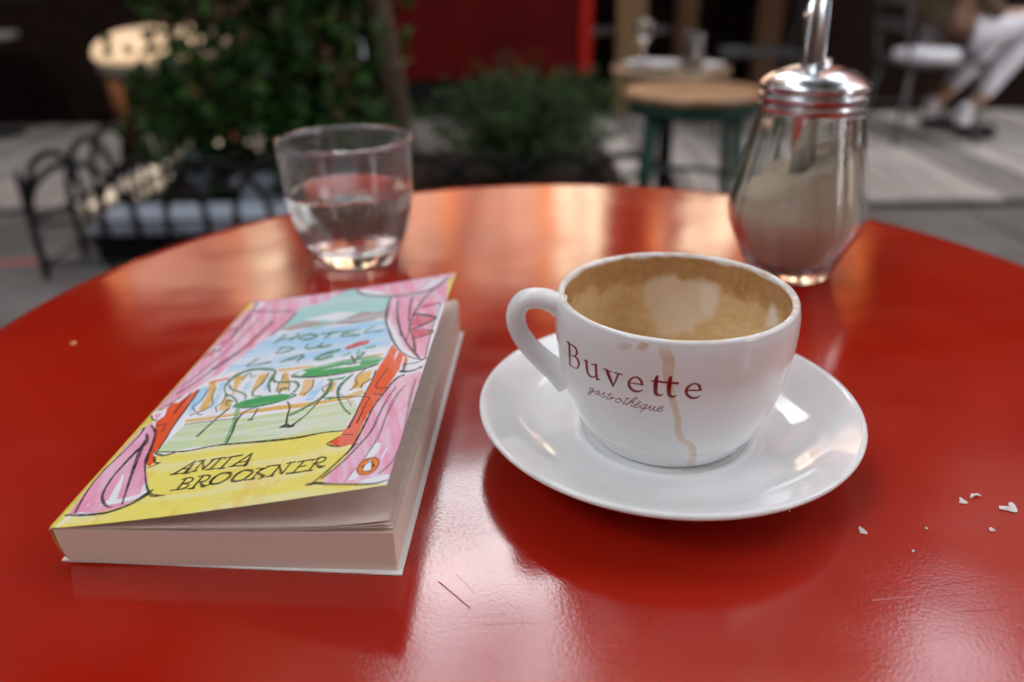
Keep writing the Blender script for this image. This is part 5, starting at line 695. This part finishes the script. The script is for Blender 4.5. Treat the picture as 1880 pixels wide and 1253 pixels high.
bq = n2.new('ShaderNodeBump'); bq.inputs['Distance'].default_value = .00002; l2.new(no2.outputs[0], bq.inputs['Height']); l2.new(bq.outputs[0], b2.inputs['Normal'])
rsb = random.Random(5); NS = 40; V = []; F = []
off = [(rsb.uniform(-.00006, .00006), rsb.uniform(-.000012, .000012)) for _ in range(NS + 1)]
pr_ = []
for k in range(NS + 1):
    f = k / NS; zl = .0008 + (TL - .0009) * f; zr = .0008 + (TR - .0012) * f
    xl = -BW + .0015 + .0022 * (1 - f) ** 2; xr = -.0012 + off[k][0]; y0 = off[k][1]
    s = len(V); m = 16
    for i in range(m + 1):
        a = i / m; V.append((xl + (xr - xl) * a, y0, zl + (zr - zl) * a - .0003 * math.sin(a * 3.1) * f))
    for i in range(m + 1):
        a = 1 - i / m; V.append((xl + (xr - xl) * a, BL + y0, zl + (zr - zl) * a - .0003 * math.sin(a * 3.1) * f))
    pr_.append(s)
m = 34
for a, b_ in zip(pr_, pr_[1:]):
    for i in range(m): F.append((a + i, a + (i + 1) % m, b_ + (i + 1) % m, b_ + i))
s = pr_[-1]
for i in range(16): F.append((s + i, s + i + 1, s + 32 - i, s + 33 - i))
s = pr_[0]
for i in range(16): F.append((s + i, s + 33 - i, s + 32 - i, s + i + 1))
mesh('page_block', V, F, m_blk, bk)
mat_in = m_paper
base_top = lambda a: .0008 + (TL - .0009) + ((TR - .0012) - (TL - .0009)) * a
sheet('loose_page', lambda a, b_: base_top(a) + .0002 + .0009 * a ** 2 + .0010 * math.sin(a * 5.0) ** 2 * (1 - .6 * b_) * a, .00008, m_paper, w0=.02, w1=.99)
sheet('loose_page', lambda a, b_: base_top(a) + .00045 + .0020 * a ** 3 * (1 - .3 * b_) + .0012 * math.sin(a * 4.4) ** 2 * a, .00008, m_paper, w0=.02, w1=.985)
sheet('loose_page', lambda a, b_: base_top(a) + .0007 + .0042 * a ** 4 * (1 - .4 * b_) + .0013 * math.sin(a * 3.9) ** 2 * a, .00008, m_paper, w0=.02, w1=.98)
# spine
V = []; F = []; ns = 14
for j, y in enumerate((.0012, .1862)):
    for i in range(ns + 1):
        f = i / ns; V.append((-BW + .0028 * (1 - f) ** 2.0 - .0006 * math.sin(f * math.pi), y, .0003 + (TL + .0001 - .0003) * f))
for i in range(ns): F.append((i, i + 1, ns + 2 + i, ns + 1 + i))
me_s = mesh('spine', V, F, M('yellow printed spine', (.80, .68, .10), .35), bk, smooth=True)
sm_ = me_s.modifiers.new('thick', 'SOLIDIFY'); sm_.thickness = .0002; sm_.offset = 1

# ------------------------------------------------------------------ water glass
m_gl = M('clear thick drinking glass', (.98, 1, .99), .0, trans=1., ior=1.5)
def film(m, a):
    n = m.node_tree.nodes; l = m.node_tree.links; d_ = n.new('ShaderNodeBsdfDiffuse'); d_.inputs[0].default_value = (.85, .84, .84, 1); x = n.new('ShaderNodeMixShader')
    x.inputs[0].default_value = a; l.new(n['Principled BSDF'].outputs[0], x.inputs[1]); l.new(d_.outputs[0], x.inputs[2]); l.new(x.outputs[0], n['Material Output'].inputs[0]); return m
m_gl2 = film(M('worn cloudy drinking glass', (.98, 1, .99), .03, trans=1., ior=1.5), .055); film(m_gl, .015)
gl = thing('water_glass', 'clear tumbler half full of water behind the book', 'glass', (-.1040, .5000, TOP + .0004))
go = cr([(.0262, 0), (.0280, .0022), (.0315, .0085), (.0352, .0165), (.0385, .028), (.0405, .042), (.0415, .056), (.0427, .077), (.0428, .0786)], 5)
gi = cr([(.0412, .0786), (.0403, .075), (.0393, .056), (.0383, .042), (.0362, .029), (.0328, .0185), (.029, .0125), (.020, .0095)], 5)
lathe('glass_body', [(0, .0022), (.018, .0022), (.0225, .0006)] + go + [(.0424, .0794), (.0417, .0794)] + gi + [(0, .0088)], m_gl2, gl, seg=128)
m_wat = M('water', (1, 1, 1), .0, trans=1., ior=1.33)
giz = sorted(gi, key=lambda p: p[1]); zz = np.array([p[1] for p in giz]); rr_ = np.array([p[0] for p in giz])
wl = .0468; wp = [(0, .0086)] + [(float(np.interp(z, zz, rr_)) + .0003, float(z)) for z in np.linspace(.0095, wl + .0008, 26)] + [(float(np.interp(wl, zz, rr_)) - .0008, wl + .0001), (float(np.interp(wl, zz, rr_)) - .002, wl - .0002), (0, wl - .0002)]
lathe('water', wp, m_wat, gl, seg=128)

# ------------------------------------------------------------------ sugar shaker
sh = thing('sugar_shaker', 'fluted glass sugar shaker with a chrome screw lid and pouring spout', 'shaker', (.1735, .4600, TOP + .0004))
def flute(amt):
    def f(r, z, t):
        a = amt * np.clip((z - .004) / .02, 0, 1) * np.clip((.096 - z) / .02, 0, 1); return r * (1 + a * (np.abs(np.cos(t * 7)) - .6))
    return f
so = cr([(.0240, 0), (.0258, .0020), (.0300, .0125), (.0368, .027), (.0402, .037), (.0398, .045), (.0365, .064), (.0322, .084), (.0296, .096), (.0290, .0985)], 5)
si = cr([(.0262, .0985), (.0268, .095), (.0293, .084), (.0335, .064), (.0368, .045), (.0372, .037), (.0338, .027), (.0272, .014), (.022, .0075), (.015, .006)], 5)
lathe('jar', [(0, .0015), (.018, .0015), (.022, .0)] + so + [(.0300, .0992), (.0303, .1010), (.0300, .1028), (.0275, .1040), (.0255, .1040), (.0258, .1000)] + si + [(0, .0055)], m_gl, sh, seg=252, rfun=flute(.024))
siz = sorted(si, key=lambda p: p[1]); zz2 = np.array([p[1] for p in siz]); rr2 = np.array([p[0] for p in siz])
V = []; F = []; nt_, nz_ = 84, 22; rs = np.random.RandomState(3)
def stop(x, y): return (.0655) + .47 * x - .10 * y + .0016 * math.sin(x * 260 + y * 90) + .0012 * math.sin(y * 330 + 1.3 * x * 200)
for k in range(nz_ + 1):
    for i in range(nt_):
        t = 2 * math.pi * i / nt_; ct_, st_ = math.cos(t), math.sin(t); zt = stop(.033 * ct_, .033 * st_); z = .0062 + (zt - .0062) * k / nz_
        r_ = (float(np.interp(z, zz2, rr2)) - .0007); V.append((r_ * ct_, r_ * st_, z))
for k in range(nz_):
    for i in range(nt_): F.append((k * nt_ + i, k * nt_ + (i + 1) % nt_, (k + 1) * nt_ + (i + 1) % nt_, (k + 1) * nt_ + i))
last = nz_ * nt_
for q in range(1, 9):
    s0 = len(V)
    for i in range(nt_):
        x_, y_, _ = V[last + i] if q == 1 else (bx_[i]); 
        if q == 1:
            if i == 0: bx_ = [V[last + j] for j in range(nt_)]
            x_, y_, _ = bx_[i]
        f = 1 - q / 9.; V.append((x_ * f, y_ * f, stop(x_ * f, y_ * f) + rs.uniform(-.0005, .0005)))
    pv_ = last if q == 1 else s0 - nt_
    for i in range(nt_): F.append((pv_ + i, pv_ + (i + 1) % nt_, s0 + (i + 1) % nt_, s0 + i))
F.append(tuple(range(len(V) - nt_, len(V)))); F.append(tuple(range(nt_))[::-1])
sug = mesh('sugar', V, F, M('raw cane sugar', (.99, .80, .60), .95, spec=.2, noise=.18, nscale=900, bump=.0008, bscale=1100), sh, smooth=True); sug['kind'] = 'stuff'
m_chr = M('polished chrome', (.66, .67, .70), .2, 1., bump=.0001, bscale=60)
lathe('lid', [(.0262, .0990)] + cr([(.0278, .0992), (.0285, .1012), (.0278, .1030), (.0290, .1042), (.0300, .1058), (.0300, .1078), (.0286, .1090), (.0288, .1100), (.0302, .1110), (.0303, .1124), (.0290, .1145), (.0235, .1185), (.0160, .1215), (.0095, .1228), (.0080, .1238), (.0073, .1262)], 4) + [(.0072, .1262), (.0072, .121), (.015, .119), (.026, .112), (.0262, .0990)], m_chr, sh, seg=128)
bm = bmesh.new(); sgm = 40; ro, ri = .0071, .0064
rings = []
for rad_, zb in ((ro, .055), (ri, .055)):
    lo = [bm.verts.new((rad_ * math.cos(t), rad_ * math.sin(t), zb)) for t in np.linspace(0, 2 * math.pi, sgm, endpoint=False)]
    hi = [bm.verts.new((rad_ * math.cos(t), rad_ * math.sin(t), .1480 + 1.3 * (rad_ * math.cos(t) + ro) * 1.)) for t in np.linspace(0, 2 * math.pi, sgm, endpoint=False)]
    rings.append((lo, hi))
for (a, b_) in rings:
    for i in range(sgm): bm.faces.new((a[i], a[(i + 1) % sgm], b_[(i + 1) % sgm], b_[i]))
for k in (0, 1):
    A, B_ = rings[0][k], rings[1][k]
    for i in range(sgm): bm.faces.new((A[i], A[(i + 1) % sgm], B_[(i + 1) % sgm], B_[i]))
for v in bm.verts: v.co.x -= max(0, v.co.z - .118) * .12
bobj('spout', bm, m_chr, sh, smooth=True)

# ------------------------------------------------------------------ crumbs
m_flake = M('white pastry flake', (.75, .70, .66), .6, noise=.1, nscale=500); m_crumb = M('golden crumb', (.70, .42, .14), .7)
def flake(label, x, y, pts, s, mat=m_flake, rz=0.):
    rj = random.Random(int(x * 1e5)); pts = [tuple(q) for q in smoothpath([Vector((p[0], p[1], p[2] if len(p) > 2 else .5)) for p in pts] + [Vector(pts[0])], 3)][:-1]; pts = [(p[0] + rj.uniform(-.13, .13), p[1] + rj.uniform(-.13, .13), max(0, p[2] + rj.uniform(-.2, .2))) for p in pts]
    bm = bmesh.new(); vs = [bm.verts.new((p[0] * s, p[1] * s, .0004 + .25 * s * (p[2] if len(p) > 2 else .5))) for p in pts]
    c = bm.verts.new((sum(p[0] for p in pts) / len(pts) * s, sum(p[1] for p in pts) / len(pts) * s, .0004 + .45 * s))
    for i in range(len(vs)): bm.faces.new((vs[i], vs[(i + 1) % len(vs)], c))
    r = bmesh.ops.extrude_face_region(bm, geom=bm.faces[:])
    for v in [g for g in r['geom'] if isinstance(g, bmesh.types.BMVert)]: v.co.z -= .0003
    o = bobj('crumb', bm, mat, None, (x, y, TOP + .0001)); o.rotation_euler = (0, 0, rz); tag(o, label, 'crumb', 'crumbs on the red table'); return o
def at(px, py):
    d = fw + rt * ((px - 940) / 1435.4) - up * ((py - 626.5) / 1435.4); t = (TOP - CAM.z) / d.z; return (d.x * t, d.y * t)
SH = [[(-1, -.6, 0), (.9, -.9, .2), (.1, 1.6, 1), (-.3, 1.5, .8)], [(-1.4, -.7, 0), (1.1, -1, 0), (.1, 1.1, 1), (-.3, .9, .6)], [(-2, -.6, 0), (-1.1, .8, .4), (1, 1.2, .8), (2, .5, .4), (1.8, -.2, .2), (.6, .4, .6), (-.6, -.3, .3), (-1.6, -.9, 0)],
      [(-2.2, .2, .2), (-1.8, 1, .4), (-.4, .4, .2), (.6, .6, .2), (.9, 2, .9), (2, 2.2, 1), (1.9, -.2, .3), (1, -1.2, 0), (0, -.8, 0)], [(-.6, -.8, 0), (.8, -.6, 0), (.9, .5, .6), (-.1, 1, .8), (-.8, .3, .5)]]
for i, (px, py, k, s, lb) in enumerate([(1583, 978, 0, .0013, 'thin white pastry flake nearest the saucer rim'), (1766, 922, 1, .0013, 'pointed white flake left of the curved flake at right'), (1790, 913, 2, .0011, 'curved white flake in the pair at right'),
        (1852, 937, 3, .0015, 'largest hooked white flake near the right edge'), (1820, 975, 4, .0010, 'round white speck below the hooked flake'), (1700, 972, 4, .0005, 'tiny white speck between the saucer and the flakes'), (1676, 1014, 4, .0005, 'tiny white speck low on the right of the table'), (1449, 940, 4, .0004, 'tiny crumb under the saucer rim')]):
    x, y = at(px, py); flake(lb, x, y, SH[k], s)
x, y = at(135, 632); flake('small golden crumb on the table left of the book', x, y, SH[4], .0016, m_crumb)
